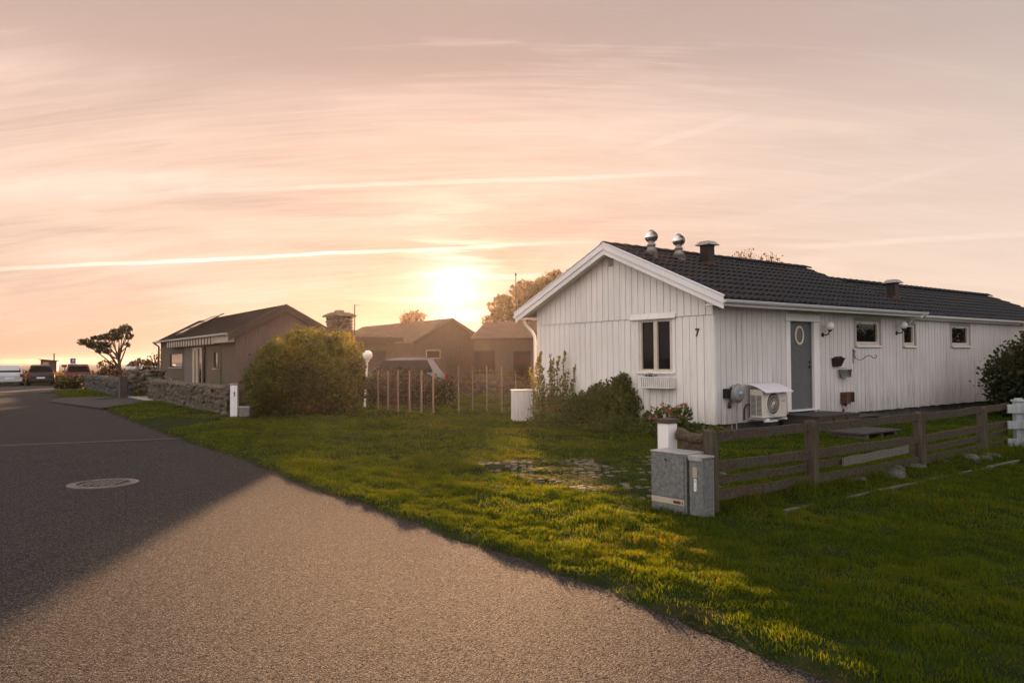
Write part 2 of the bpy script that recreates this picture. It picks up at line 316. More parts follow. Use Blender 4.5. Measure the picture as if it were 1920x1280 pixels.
# ------------------------------------------------------------------ mesh builder
class MB:
    def __init__(s): s.v = []; s.f = []; s.sm = []
    def add(s, vs, fs, smooth=False):
        o = len(s.v); s.v.extend([tuple(q) for q in vs]); s.f.extend([tuple(o+i for i in q) for q in fs]); s.sm.extend([smooth]*len(fs)); return s
    def box(s, x0, x1, y0, y1, z0, z1):
        return s.add([(x0, y0, z0), (x1, y0, z0), (x1, y1, z0), (x0, y1, z0), (x0, y0, z1), (x1, y0, z1), (x1, y1, z1), (x0, y1, z1)],
                     [(0, 3, 2, 1), (4, 5, 6, 7), (0, 1, 5, 4), (1, 2, 6, 5), (2, 3, 7, 6), (3, 0, 4, 7)])
    def bar(s, p, q, w, h, up=(0, 0, 1)):
        p, q = Vector(p), Vector(q); d = (q-p).normalized(); u = Vector(up)
        r = d.cross(u)
        if r.length < 1e-4: r = d.cross(Vector((1, 0, 0)))
        r.normalize(); u = r.cross(d).normalized()
        vs = []
        for e in (p, q):
            for a, b in ((-1, -1), (1, -1), (1, 1), (-1, 1)): vs.append(e+r*a*w/2+u*b*h/2)
        return s.add(vs, [(0, 1, 2, 3), (7, 6, 5, 4), (0, 4, 5, 1), (1, 5, 6, 2), (2, 6, 7, 3), (3, 7, 4, 0)])
    def tube(s, pts, r, n=8, cap=True):
        pts = [Vector(p) for p in pts]; rs = r if isinstance(r, (list, tuple)) else [r]*len(pts)
        vs = []; fs = []; ref = None
        for i, p in enumerate(pts):
            d = (pts[min(i+1, len(pts)-1)]-pts[max(i-1, 0)]).normalized()
            if ref is None: ref = d.cross(Vector((0, 0, 1)) if abs(d.z) < .9 else Vector((1, 0, 0))).normalized()
            a = (ref-d*ref.dot(d)).normalized(); b = d.cross(a); ref = a
            for k in range(n):
                th = 2*pi*k/n; vs.append(p+(a*cos(th)+b*sin(th))*rs[i])
        for i in range(len(pts)-1):
            for k in range(n): fs.append((i*n+k, i*n+(k+1) % n, (i+1)*n+(k+1) % n, (i+1)*n+k))
        s.add(vs, fs, True)
        if cap: s.add(vs[:n], [tuple(range(n))[::-1]]); s.add(vs[-n:], [tuple(range(n))])
        return s
    def lathe(s, prof, c=(0, 0, 0), n=20, sx=1, sy=1, smooth=True, rot=None, cap=True):
        vs = []; fs = []
        for r, z in prof:
            for k in range(n):
                p = Vector((r*cos(2*pi*k/n)*sx, r*sin(2*pi*k/n)*sy, z))
                if rot is not None: p = rot @ p
                vs.append(p+Vector(c))
        for i in range(len(prof)-1):
            for k in range(n): fs.append((i*n+k, i*n+(k+1) % n, (i+1)*n+(k+1) % n, (i+1)*n+k))
        s.add(vs, fs, smooth)
        if not cap: return s
        if prof[0][0] > 1e-4: s.add(vs[:n], [tuple(range(n))[::-1]])
        if prof[-1][0] > 1e-4: s.add(vs[-n:], [tuple(range(n))])
        return s
    def sphere(s, c, r, n=16, m=10, sx=1, sy=1, sz=1):
        return s.lathe([(max(1e-5, r*sin(pi*i/m)), -r*cos(pi*i/m)*sz) for i in range(m+1)], c, n, sx, sy)
    def prism(s, poly, fn, d0, d1):
        """poly in 2-D, fn(a,b,d) gives the 3-D point"""
        n = len(poly); vs = [fn(a, b, d0) for a, b in poly]+[fn(a, b, d1) for a, b in poly]
        fs = [tuple(range(n))[::-1], tuple(range(n, 2*n))]+[(i, (i+1) % n, n+(i+1) % n, n+i) for i in range(n)]
        return s.add(vs, fs)
    def stone(s, c, r, sx=1, sy=1, sz=1, rz=0, jit=.22):
        vs, fs = ICO; a, b = cos(rz), sin(rz); out = []
        ph = [random.uniform(0, 6.28) for _ in range(3)]
        for x, y, z in vs:
            k = 1+jit*(sin(2.3*x+ph[0])+sin(2.9*y+ph[1])+sin(2.6*z+ph[2]))*.5+random.uniform(-.07, .07)
            # squarish shape
            m = max(abs(x), abs(y), abs(z)); k *= .75+.25/m
            X, Y, Z = x*r*sx*k, y*r*sy*k, z*r*sz*k
            out.append((c[0]+X*a-Y*b, c[1]+X*b+Y*a, c[2]+Z))
        return s.add(out, fs)
    def build(s, name, m, parent=None, bevel=0, smooth=None):
        me = bpy.data.meshes.new(name); me.from_pydata(s.v, [], s.f); me.update()
        me.polygons.foreach_set('use_smooth', s.sm if smooth is None else [smooth]*len(s.f))
        me.materials.append(MT[m] if isinstance(m, str) else m)
        import bmesh
        bm = bmesh.new(); bm.from_mesh(me); bmesh.ops.recalc_face_normals(bm, faces=bm.faces); bm.to_mesh(me); bm.free()
        o = bpy.data.objects.new(name, me); COL.objects.link(o)
        if parent is not None: o.parent = parent
        if bevel:
            bv = o.modifiers.new('bevel', 'BEVEL'); bv.width = bevel; bv.segments = 2; bv.limit_method = 'ANGLE'; bv.angle_limit = radians(50)
        return o

def _ico():
    import bmesh
    bm = bmesh.new(); bmesh.ops.create_icosphere(bm, subdivisions=2, radius=1)
    bm.verts.ensure_lookup_table()
    r = ([tuple(v.co) for v in bm.verts], [tuple(v.index for v in f.verts) for f in bm.faces]); bm.free(); return r
ICO = _ico()

def tag(o, label, cat, group=None, kind=None):
    if label: o['label'] = label
    if cat: o['category'] = cat
    if group: o['group'] = group
    if kind: o['kind'] = kind
    return o
def thing(name, label, cat, loc=(0, 0, 0), rz=0, group=None):
    o = bpy.data.objects.new(name, None); COL.objects.link(o); o.location = loc; o.rotation_euler = (0, 0, rz); o.empty_display_size = .2
    return tag(o, label, cat, group)
def npmesh(name, V, F, m, parent=None, tint=None, smooth=False):
    """numpy vertices and equal sized faces"""
    me = bpy.data.meshes.new(name); k = F.shape[1]
    me.vertices.add(len(V)); me.vertices.foreach_set('co', V.astype(np.float32).ravel())
    me.loops.add(F.size); me.loops.foreach_set('vertex_index', F.astype(np.int32).ravel())
    me.polygons.add(len(F)); me.polygons.foreach_set('loop_start', np.arange(0, F.size, k, dtype=np.int32))
    me.update(calc_edges=True)
    if smooth: me.polygons.foreach_set('use_smooth', np.ones(len(F), bool))
    if tint is not None:
        a = me.attributes.new('tint', 'FLOAT', 'FACE'); a.data.foreach_set('value', tint.astype(np.float32))
    me.materials.append(MT[m] if isinstance(m, str) else m)
    o = bpy.data.objects.new(name, me); COL.objects.link(o)
    if parent is not None: o.parent = parent
    return o

# pseudo random smooth field
_w = [(RNG.uniform(0, 2*pi), RNG.uniform(0, 2*pi), RNG.uniform(.7, 1.4)) for _ in range(10)]
def wave(x, y, L):
    r = 0
    for i, (a, ph, k) in enumerate(_w): r = r+np.sin((x*cos(a)+y*sin(a))*2*pi*k/L+ph+1.3*np.sin((x*sin(a)-y*cos(a))*2*pi*k*.6/L+ph*2))
    return r/4.5
def wave3(p, L):
    r = 0
    for i, (a, ph, k) in enumerate(_w): r = r+np.sin((p[:, 0]*cos(a)+p[:, 1]*sin(a)+p[:, 2]*cos(a*3+ph))*2*pi*k/L+ph)
    return r/4.5

def leaves(name, m, P, size, parent=None, tint=None, aspect=1.7, up=0.0, var=.4, outward=None):
    """leaf shaped quads at the points P"""
    n = len(P); d = RNG.normal(size=(n, 3)); d[:, 2] += up
    if outward is not None: d += outward*1.2
    d /= np.linalg.norm(d, axis=1)[:, None]
    q = RNG.normal(size=(n, 3)); q -= d*(q*d).sum(1)[:, None]; q /= np.linalg.norm(q, axis=1)[:, None]
    s = (size*(1+var*RNG.uniform(-1, 1, n)))[:, None]
    nn = np.cross(d, q)
    a = P-d*s*.5*aspect/1.3; b = P+q*s*.42+nn*s*.10; c = P+d*s*.5*aspect/1.3; e = P-q*s*.42+nn*s*.10
    V = np.stack([a, b, c, e], 1).reshape(-1, 3); F = np.arange(4*n).reshape(n, 4)
    if tint is None: tint = RNG.uniform(0, 1, n)
    return npmesh(name, V, F, m, parent, np.clip(tint, 0, 1))
def blob_points(blobs, n, shell=.55, gap=0, L=.5, floor=None):
    """points in a union of ellipsoids (cx,cy,cz,rx,ry,rz), denser towards their skins"""
    vol = np.array([b[3]*b[4]*b[5] for b in blobs])**.7; vol /= vol.sum(); out = []; nor = []
    for b, w in zip(blobs, vol):
        k = max(8, int(n*w)); d = RNG.normal(size=(k, 3)); d /= np.linalg.norm(d, axis=1)[:, None]
        rr = (shell+(1-shell)*RNG.uniform(0, 1, k)**.6)*(1+.10*RNG.normal(size=k))
        out.append(np.array(b[:3])+d*rr[:, None]*np.array(b[3:6])); nor.append(d)
    P = np.concatenate(out); N = np.concatenate(nor)
    if gap:
        keep = wave3(P, L) > gap; P = P[keep]; N = N[keep]
    if floor is not None:
        k = P[:, 2] > floor; P = P[k]; N = N[k]
    return P, N

# ------------------------------------------------------------------ ground, road, sea
EY = np.array([-60, -20, 3.91, 4.77, 5.65, 6.6, 8.14, 10.44, 13.07, 16.28, 21.16, 28.04, 35.34, 44.19, 47, 70])
EX = np.array([36, 14.3, 1.54, 1.08, .52, -.15, -1.22, -2.83, -4.51, -6.83, -10.1, -14.62, -19.86, -26.0, -26.5, -26.5])
def edge_x(y): return np.interp(y, EY, EX)
def road_dist(x, y):
    """metres to the right of the road's right edge (negative on the road)"""
    return (x-edge_x(y))*np.where(np.asarray(y) < 44, .83, 1.0)
HC = (4.0986, 16.0098); HR = radians(90)-.912148       # house corner and its turn
HU = (cos(HR), sin(HR)); HV = (-sin(HR), cos(HR))
def hl(x, y):
    dx, dy = x-HC[0], y-HC[1]; return dx*HU[0]+dy*HU[1], dx*HV[0]+dy*HV[1]
def hw(s, t, z=0): return (HC[0]+HU[0]*s+HV[0]*t, HC[1]+HU[1]*s+HV[1]*t, z)
COB = [(-.75, 11.9), (2.3, 12.5), (3.0, 10.3), (1.75, 8.5), (.75, 9.35), (-.1, 10.8)]
PATH = [(-14.2, 27.2), (-15.0, 33.2), (-18.2, 37.2), (-20.5, 35.9), (-19.2, 32.6)]
def inpoly(x, y, P):
    r = np.zeros(np.shape(x), bool)
    for i in range(len(P)):
        x0, y0 = P[i]; x1, y1 = P[i-1]
        c = ((y0 > y) != (y1 > y)) & (x < (x1-x0)*(y-y0)/((y1-y0) or 1e-9)+x0); r ^= c
    return r
def ground_z(x, y):
    d = road_dist(x, y)+.05*wave(x, y, .8)+.04*wave(x, y, .3)
    b = np.clip(d*.22, -.05, .035)
    k = np.clip(d/.8, 0, 1)
    near = np.clip((y+2)/4, 0, 1)*np.clip((40-y)/10, 0, 1)
    bump = (wave(x, y, 3.1)*.018+wave(x+9, y, 1.1)*.017+wave(x, y+5, .5)*.010)*k*near
    # small worn step where the drive meets the lawn
    st = (y-(11.35+.35*(x)+.15*np.sin(x*2.1))); st = np.clip(st/.35, 0, 1)*np.exp(-((x-.2)/1.8)**2)*.05
    # a small bank under the fence
    fx, fy = x-3.49, y-9.22; fd = -fx*HV[0]*-1-0*fy; fd = fx*HV[0]+fy*HV[1]; fs = fx*HU[0]+fy*HU[1]
    bank = np.exp(-(fd/.28)**2)*.05*(np.clip((fs+1.8)*2, 0, 1)*np.clip((7-fs), 0, 1))
    hs, ht = hl(x, y)
    lev = np.clip((d-1)/3, 0, 1)*0
    dune = np.clip((y-61.5)/5, 0, 1)*np.clip((76-y)/5, 0, 1)*.50*(1+.25*wave(x, y, 9))*(x > -200)
    shore = -np.clip((y-74)/6, 0, 1)*3.2
    return b+bump+st*k+bank+dune+shore

def build_ground():
    def axis(a, b, f0, f1, st):
        L = list(np.arange(f0, f1+1e-6, st)); s = st; v = f0
        lo = []; 
        while v > a: s *= 1.25; v -= s; lo.append(v)
        s = st; v = f1; hi = []
        while v < b: s *= 1.25; v += s; hi.append(v)
        return np.array(lo[::-1]+L+hi)
    xs = axis(-3000, 3000, -16, 9, .14); ys = axis(-400, 44, 2.5, 16, .13)
    ys = np.concatenate([ys[ys < 44], np.arange(44, 82, .9)])
    xs = np.unique(np.concatenate([xs, np.arange(-50, -16, 1.0)])) 
    X, Y = np.meshgrid(xs, ys); Z = ground_z(X, Y)
    V = np.stack([X, Y, Z], -1).reshape(-1, 3); nx, ny = len(xs), len(ys)
    i = np.arange(nx-1)[None, :]+nx*np.arange(ny-1)[:, None]; i = i.ravel()
    F = np.stack([i, i+1, i+nx+1, i+nx], 1)
    o = npmesh('ground', V, F, 'soil', smooth=True); tag(o, None, None, kind='structure')
build_ground()

def sheet(name, P, z, m, label=None):
    b = MB(); b.add([(x, y, z) for x, y in P], [tuple(range(len(P)))]); o = b.build(name, m); o['kind'] = 'structure'; return o
def build_road():
    ys = np.concatenate([np.arange(-60, 3, 3.), np.arange(3, 20, .12), np.arange(20, 44.3, .5)])
    V = []; F = []; n = 8
    for y in ys:
        ex = edge_x(y)+.03*sin(y*5.1)+.02*sin(y*13)+.035*sin(y*2.3+1)
        for k in range(n+1):
            w = -7.6*k/n
            V.append((ex+w+(.12 if k == 0 else 0)*0, y, .006+.012*sin(pi*k/n)))
    V = np.array(V); i = (np.arange(n)[None, :]+(n+1)*np.arange(len(ys)-1)[:, None]).ravel()
    F = np.stack([i, i+n+1, i+n+2, i+1], 1)
    o = npmesh('road', V, F, 'asphalt', smooth=True); o['kind'] = 'structure'
    sheet('parking_area', [(-26.4, 44.1), (-80, 40), (-80, 60.8), (-24, 60.8), (-25.4, 47)], .003, 'asphalt_old')
    sheet('driveway', PATH, .042, 'asphalt_old')
    sheet('paving_slab', [(-15.0, 32.2), (-17.9, 36.4), (-16.6, 37.4), (-13.6, 33.2)], .058, 'slab')
    # seam across the road
    b = MB(); p = np.array([-13.5, 13.9]); q = np.array([-6.95, 16.42]); 
    for k in range(20):
        a = p+(q-p)*k/20; c = p+(q-p)*(k+1)/20; w0 = .12
        b.add([(a[0], a[1]-w0, .0225), (c[0], c[1]-w0, .0225), (c[0], c[1]+w0, .0225), (a[0], a[1]+w0, .0225)], [(0, 1, 2, 3)])
    o = b.build('road_seam', 'seam'); o['kind'] = 'structure'
    b = MB(); b.add([(-3800, 75, -1.0), (3800, 75, -1.0), (3800, 2300, -1.0), (-3800, 2300, -1.0)], [(0, 1, 2, 3)])
    o = b.build('sea', 'sea'); o['kind'] = 'structure'
build_road()

# manhole cover
def manhole():
    t = thing('manhole_cover', 'round cast iron manhole cover with grid pattern set in the asphalt road', 'manhole cover', (-5.38, 10.38, .014))
    b = MB(); b.lathe([(.43, 0), (.43, .012), (.40, .016), (.385, .016), (.38, .010), (.345, .010), (.34, .018), (.315, .018), (.315, .0)], n=48, smooth=False, cap=False); b.build('frame_ring', 'iron', t)
    b = MB(); b.lathe([(.312, 0), (.312, .006), (1e-4, .006)], n=40, smooth=False); L_ = b.build('lid', 'black', t); b = MB()
    for i in range(-3, 4):
        for j in range(-3, 4):
            x, y = i*.092, j*.092
            if hypot(x, y) < .27: b.box(x-.027, x+.027, y-.030, y+.030, .0062, .020)
    b.build('lid_grid', 'iron', L_)
manhole()

# ------------------------------------------------------------------ grass
def blades(name, P, h, w, lean, tint, m, seg=True):
    n = len(P); a = RNG.uniform(0, 2*pi, n); dx = np.stack([np.cos(a), np.sin(a), np.zeros(n)], 1)
    b = RNG.uniform(0, 2*pi, n); ln = np.stack([np.cos(b), np.sin(b), np.zeros(n)], 1)*(lean*RNG.uniform(.2, 1, n)*h)[:, None]
    up = np.array([0, 0, 1.0])
    W = (w*dx.T).T if np.isscalar(w) else dx*w[:, None]
    p0 = P-W; p1 = P+W; m1 = P+ln*.35+up*(h*.6)[:, None]
    m0 = m1-W*.75; m2 = m1+W*.75; tp = P+ln+up*h[:, None]
    V = np.stack([p0, p1, m2, m0, tp], 1).reshape(-1, 3); o = 5*np.arange(n)[:, None]
    F = np.concatenate([o+np.array([[0, 1, 2]]), o+np.array([[0, 2, 3]]), o+np.array([[3, 2, 4]])], 0)
    return npmesh(name, V, F, m, None, np.concatenate([tint, tint, tint]))
def scatter(n, x0, x1, y0, y1): return RNG.uniform(x0, x1, n), RNG.uniform(y0, y1, n)
def build_grass():
    Ps = []; Hs = []; Ws = []; Ts = []
    for (n, x0, x1, y0, y1, h, w) in ((230000, -1.2, 4.6, 3.2, 7.2, .045, .0028), (330000, -4.2, 8.2, 7.2, 12.5, .048, .0040),
                                      (260000, -8, 14, 12.5, 22, .052, .0070), (170000, -19, 13, 22, 40, .055, .013), (30000, -28, -8, 34, 48, .06, .02), (90000, 2.2, 22, 1.5, 17, .05, .026)):
        x, y = scatter(n, x0, x1, y0, y1)
        vis = (x > -y*.67-.3) & (x < y*.68+.4) if w < .025 else (x > y*.68+.3)
        d = road_dist(x, y)+.05*wave(x, y, .8)+.04*wave(x, y, .3)+.03*wave(x, y, .13)
        s, tt = hl(x, y)
        k = vis & (d > -.03+.09*RNG.uniform(0, 1, n)**.6) & ~((s > -.02) & (tt > -.02) & (s < 20) & (tt < 5.7)) & ~inpoly(x, y, PATH)
        k &= ~((s > 2.2) & (s < 3.9) & (tt > -1) & (tt < 0))
        dens = np.clip(.75+.4*wave(x, y, 1.7)+.3*wave(x+3, y, .5), .35, 1)
        edge = np.clip(d/.22, .35, 1)
        cob = inpoly(x, y, COB); dens = np.where(cob, dens*.38*(1+1.4*wave(x, y, .7)), dens)
        bare = np.exp(-((y-(11.3+.35*x))/.16)**2)*np.exp(-((x-.1)/1.3)**2); dens *= 1-.9*bare
        bare2 = np.exp(-((y-(9.85+.25*x))/.10)**2)*np.exp(-((x-.2)/.7)**2); dens *= 1-.9*bare2
        k &= RNG.uniform(0, 1, n) < dens*edge
        x, y = x[k], y[k]; m = len(x); cob = cob[k]; d = d[k]
        clump = wave(x, y, .9)*.7+wave(x+7, y-3, .33)*.9
        hh = h*(.8+.45*np.clip(clump, -1, 1))*RNG.uniform(.5, 1.35, m); hh = np.where(cob, hh*.55, hh); hh *= np.clip(.75+d*.6, .75, 1)
        Ps.append(np.stack([x, y, ground_z(x, y)-.004], 1)); Hs.append(np.maximum(hh, .01)); Ws.append(w*RNG.uniform(.6, 1.3, m))
        tn = .42+.16*RNG.normal(size=m)+.14*wave(x, y, 2.7)+.10*wave(x, y, .6); dry = RNG.uniform(0, 1, m) < .015+.06*np.clip(wave(x+20, y, 3.3), 0, 1)+.10*cob
        Ts.append(np.where(dry, RNG.uniform(.85, 1, m), tn))
    P = np.concatenate(Ps); o = blades('lawn_grass', P, np.concatenate(Hs), np.concatenate(Ws), .75, np.clip(np.concatenate(Ts), 0, 1), 'grass')
    tag(o, 'short green lawn grass between the road and the houses', 'grass', kind='stuff')
    # long tufts under the rail fence and along the kerb
    s = RNG.uniform(-2.0, 6.5, 9000); tt = RNG.normal(size=9000)*.13+.02; k = RNG.uniform(0, 1, 9000) < .35+.5*wave(s, s*0, 1.1); s, tt = s[k], tt[k]
    x = 3.49+HU[0]*s+HV[0]*tt; y = 9.22+HU[1]*s+HV[1]*tt; m = len(x)
    o = blades('long_grass', np.stack([x, y, ground_z(x, y)-.005], 1), RNG.uniform(.05, .19, m), np.full(m, .003), .9, RNG.uniform(.1, 1, m), 'grass')
    tag(o, 'long untrimmed grass tufts growing under the wooden rail fence', 'grass', kind='stuff')
    # golden marram grass on the dune behind the parked cars
    n = 30000; x, y = scatter(n, -52, -22, 62.5, 74); k = wave(x, y, 2.5)+RNG.normal(size=n)*.3 > -.3; x, y = x[k], y[k]; m = len(x)
    o = blades('dune_grass', np.stack([x, y, ground_z(x, y)-.02], 1), RNG.uniform(.25, .65, m), RNG.uniform(.015, .03, m), .6, RNG.uniform(0, 1, m), 'dune_grass')
    tag(o, 'golden dune grass between the parked cars and the sea', 'grass', kind='stuff')
build_grass()

def cobbles():
    b = MB()
    for i in range(60):
        for j in range(60):
            s = -3.4+i*.118+random.uniform(-.026, .026); q = 8.2+j*.092+(i % 2)*.05+random.uniform(-.022, .022)
            x, y = s, q
            if not inpoly(np.array(x), np.array(y), COB): continue
            if wave(np.array(x), np.array(y), 1.3)+random.gauss(0, .45) < .12: continue
            z = float(ground_z(np.array(x), np.array(y)))
            w, l, rz = random.uniform(.034, .056), random.uniform(.028, .043), random.uniform(-.5, .5)
            top = z+random.uniform(-.004, .012); a, c = cos(rz), sin(rz); vs = []
            for k, zz in ((1.0, z-.03), (1.0, top-.008), (.72, top)):
                for ex, ey in ((-1, -1), (1, -1), (1, 1), (-1, 1)):
                    px, py = ex*w*k*random.uniform(.92, 1.05), ey*l*k*random.uniform(.92, 1.05); vs.append((x+px*a-py*c, y+px*c+py*a, zz))
            b.add(vs, [(8, 9, 10, 11)]+[(r+m, r+(m+1) % 4, r+4+(m+1) % 4, r+4+m) for r in (0, 4) for m in range(4)], True)
    o = b.build('cobbled_drive', 'cobble'); o['kind'] = 'structure'
    # kerb stones along the lawn side of the fence
    b = MB(); s = -1.3
    while s < 5.6:
        L = random.uniform(.35, .95); random.random() < .25 and None; p = (3.62+HU[0]*s-HV[0]*.28, 9.10+HU[1]*s-HV[1]*.28); q = (3.62+HU[0]*(s+L-.02)-HV[0]*(.28+random.uniform(-.02, .02)), 9.10+HU[1]*(s+L-.02)-HV[1]*.28)
        z = .008+random.uniform(-.006, .012); b.bar((*p, z), (*q, z+random.uniform(-.01, .01)), .07, .08); s += L
    o = b.build('kerb', 'kerb', bevel=.01); o['kind'] = 'structure'
cobbles()

def verge_grit():
    n = 5200; y = RNG.uniform(3.4, 26, n)**1.0; off = RNG.exponential(.045, n)*RNG.choice([-1, -1, -1, .5], n)
    x = edge_x(y)+off/.83; s_ = RNG.uniform(.0015, .0045, n)*(1+y/14)
    B = np.array([(-1, -1, 0), (1, -1, 0), (1, 1, 0), (-1, 1, 0), (-.5, -.6, 1), (.6, -.5, 1), (.5, .6, 1), (-.6, .5, 1)], float)
    a = RNG.uniform(0, 6.28, n); V = B[None]*s_[:, None, None]*RNG.uniform(.6, 1.2, (n, 1, 3)); X = V[..., 0]*np.cos(a)[:, None]-V[..., 1]*np.sin(a)[:, None]; Y = V[..., 0]*np.sin(a)[:, None]+V[..., 1]*np.cos(a)[:, None]
    V = np.stack([X+x[:, None], Y+y[:, None], V[..., 2]*.6+.010], -1).reshape(-1, 3)
    q = np.array([(4, 5, 6, 7), (0, 1, 5, 4), (1, 2, 6, 5), (2, 3, 7, 6), (3, 0, 4, 7)]); F = (8*np.arange(n)[:, None, None]+q[None]).reshape(-1, 4)
    o = npmesh('gravel', V, F, 'soil_grit'); tag(o, 'loose grit and soil crumbs along the edge of the asphalt road', 'gravel', kind='stuff')
MT['soil_grit'] = mat('soil_grit', (.060, .045, .030), (.022, .018, .012), .95, 9, spec=.1)
verge_grit()

# ------------------------------------------------------------------ the white house
def lw(a, o, z): return (a, -o, z)          # long wall: along, outward, up
def gw(a, o, z): return (-o, a, z)          # gable wall
def wb(b, fn, a0, a1, o0, o1, z0, z1):
    vs = [fn(a, o, z) for z in (z0, z1) for a, o in ((a0, o0), (a1, o0), (a1, o1), (a0, o1))]
    return b.add(vs, [(0, 3, 2, 1), (4, 5, 6, 7), (0, 1, 5, 4), (1, 2, 6, 5), (2, 3, 7, 6), (3, 0, 4, 7)])
def siding(b, fn, a0, a1, zb, zt, openings, pitch, gap, o0, o1, jag=.0, kink=None):
    """vertical boards from a0 to a1; zt(a) is the top; openings are (a0,a1,z0,z1)"""
    cuts = set(); a = a0
    while a < a1-1e-6: cuts.add(round(a, 4)); a += pitch
    grid = sorted(cuts)+[a1]
    for i in range(len(grid)-1):
        e0, e1 = grid[i]+gap/2, grid[i+1]-gap/2
        if e1-e0 < .01: continue
        br = sorted({e0, e1}|{v for op in openings for v in op[:2] if e0 < v < e1}|({kink} if kink and e0 < kink < e1 else set()))
        off = random.uniform(-.0015, .0015); zj = zb-random.uniform(0, jag)
        for l, r in zip(br[:-1], br[1:]):
            mid = (l+r)/2; spans = [(zj, None)]
            for op in openings:
                if op[0] < mid < op[1]:
                    new = []
                    for s0, s1 in spans:
                        top = s1 if s1 is not None else 99
                        if op[3] <= s0 or op[2] >= top: new.append((s0, s1)); continue
                        if op[2] > s0: new.append((s0, op[2]))
                        if op[3] < top: new.append((op[3], s1))
                    spans = new
            for s0, s1 in spans:
                tl, tr = (s1, s1) if s1 is not None else (zt(l), zt(r))
                if min(tl, tr) - s0 < .01: continue
                vs = [fn(l, o0, s0), fn(r, o0, s0), fn(r, o1+off, s0), fn(l, o1+off, s0), fn(l, o0, tl), fn(r, o0, tr), fn(r, o1+off, tr), fn(l, o1+off, tl)]
                b.add(vs, [(0, 3, 2, 1), (4, 5, 6, 7), (0, 1, 5, 4), (1, 2, 6, 5), (2, 3, 7, 6), (3, 0, 4, 7)])

def tiles(b, s0, s1, t0, z0, n, sl, up, pitch=.215, course=.34):
    """pantile slope: from the eave line (t0,z0) up n courses; up=+1 towards +t"""
    L = hypot(1, sl); dt = course/L; ks = 6; ncol = int(round((s1-s0)/pitch)); pitch = (s1-s0)/ncol
    prof = []
    for k in range(ks):
        u = k/ks
        prof.append((u, .030*max(0, sin(pi*min(u/.62, 1)))**1.0 - (.008*sin(pi*(u-.62)/.38) if u > .62 else 0)))
    xs = [s0+(c+u)*pitch for c in range(ncol) for u, h in prof]+[s1]; hs = [h for c in range(ncol) for u, h in prof]+[0]
    nx, nz = -sl/L, 1/L
    vs = []; fs = []; m = len(xs)
    for i in range(n):
        jit = random.uniform(-.002, .002)
        for (q, lift) in ((i*dt, .034), ((i+1)*dt, .004)):
            for x, h in zip(xs, hs):
                vs.append((x, t0+up*q+up*nx*(h+lift), z0+sl*q+nz*(h+lift)+jit))
    for r in range(2*n-1):
        for k in range(m-1): fs.append((r*m+k, r*m+k+1, (r+1)*m+k+1, (r+1)*m+k))
    # front lip of the lowest course
    o = len(vs)
    for x in xs: vs.append((x, t0+up*.0, z0-.012))
    for k in range(m-1): fs.append((o+k, o+k+1, k+1, k))
    b.add(vs, fs)
    return dt*n

def window(root, fn, trim, fr, gl, sill, hinge=True, mull=None, name='window', head=None, o_tr=.042, trimmat='trim_grey'):
    """trim, frame and glass are (a0,a1,z0,z1)"""
    w = MB(); t = trim; f = fr
    wb(w, fn, t[0], f[0], -.02, o_tr, t[2], t[3]); wb(w, fn, f[1], t[1], -.02, o_tr, t[2], t[3])
    wb(w, fn, f[0], f[1], -.02, o_tr, f[3], t[3]); wb(w, fn, f[0], f[1], -.02, o_tr, t[2], f[2])
    o = w.build(name, trimmat, root, bevel=.004)
    g = MB(); d0, d1 = -.06, .018
    wb(g, fn, f[0], gl[0], d0, d1, f[2], f[3]); wb(g, fn, gl[1], f[1], d0, d1, f[2], f[3])
    wb(g, fn, gl[0], gl[1], d0, d1, gl[3], f[3]); wb(g, fn, gl[0], gl[1], d0, d1, f[2], gl[2])
    if mull: wb(g, fn, mull[0], mull[1], d0, d1+.004, gl[2], gl[3])
    g.build('frame', 'frame_cream', o, bevel=.004)
    p = MB(); wb(p, fn, gl[0]-.01, gl[1]+.01, -.05, -.03, gl[2]-.01, gl[3]+.01); p.build('pane', 'glass', o)
    s = MB(); wb(s, fn, sill[0], sill[1], 0, .075, sill[2]-.012, sill[2]+.012); wb(s, fn, sill[0], sill[1], .063, .075, sill[2]-.035, sill[2]-.012); s.build('sill', 'trim_white', o, bevel=.003)
    if hinge:
        h = MB()
        if mull:
            for a in (f[0]-.02, f[1]+.005):
                for z in (gl[2]+.12, gl[3]-.18): wb(h, fn, a, a+.015, .02, .04, z, z+.09)
        else:
            for a in (gl[0]+.12, gl[1]-.2): wb(h, fn, a, a+.09, .018, .03, gl[3]+.01, gl[3]+.028)
        h.build('hinge', 'dark_metal', o)
    return o

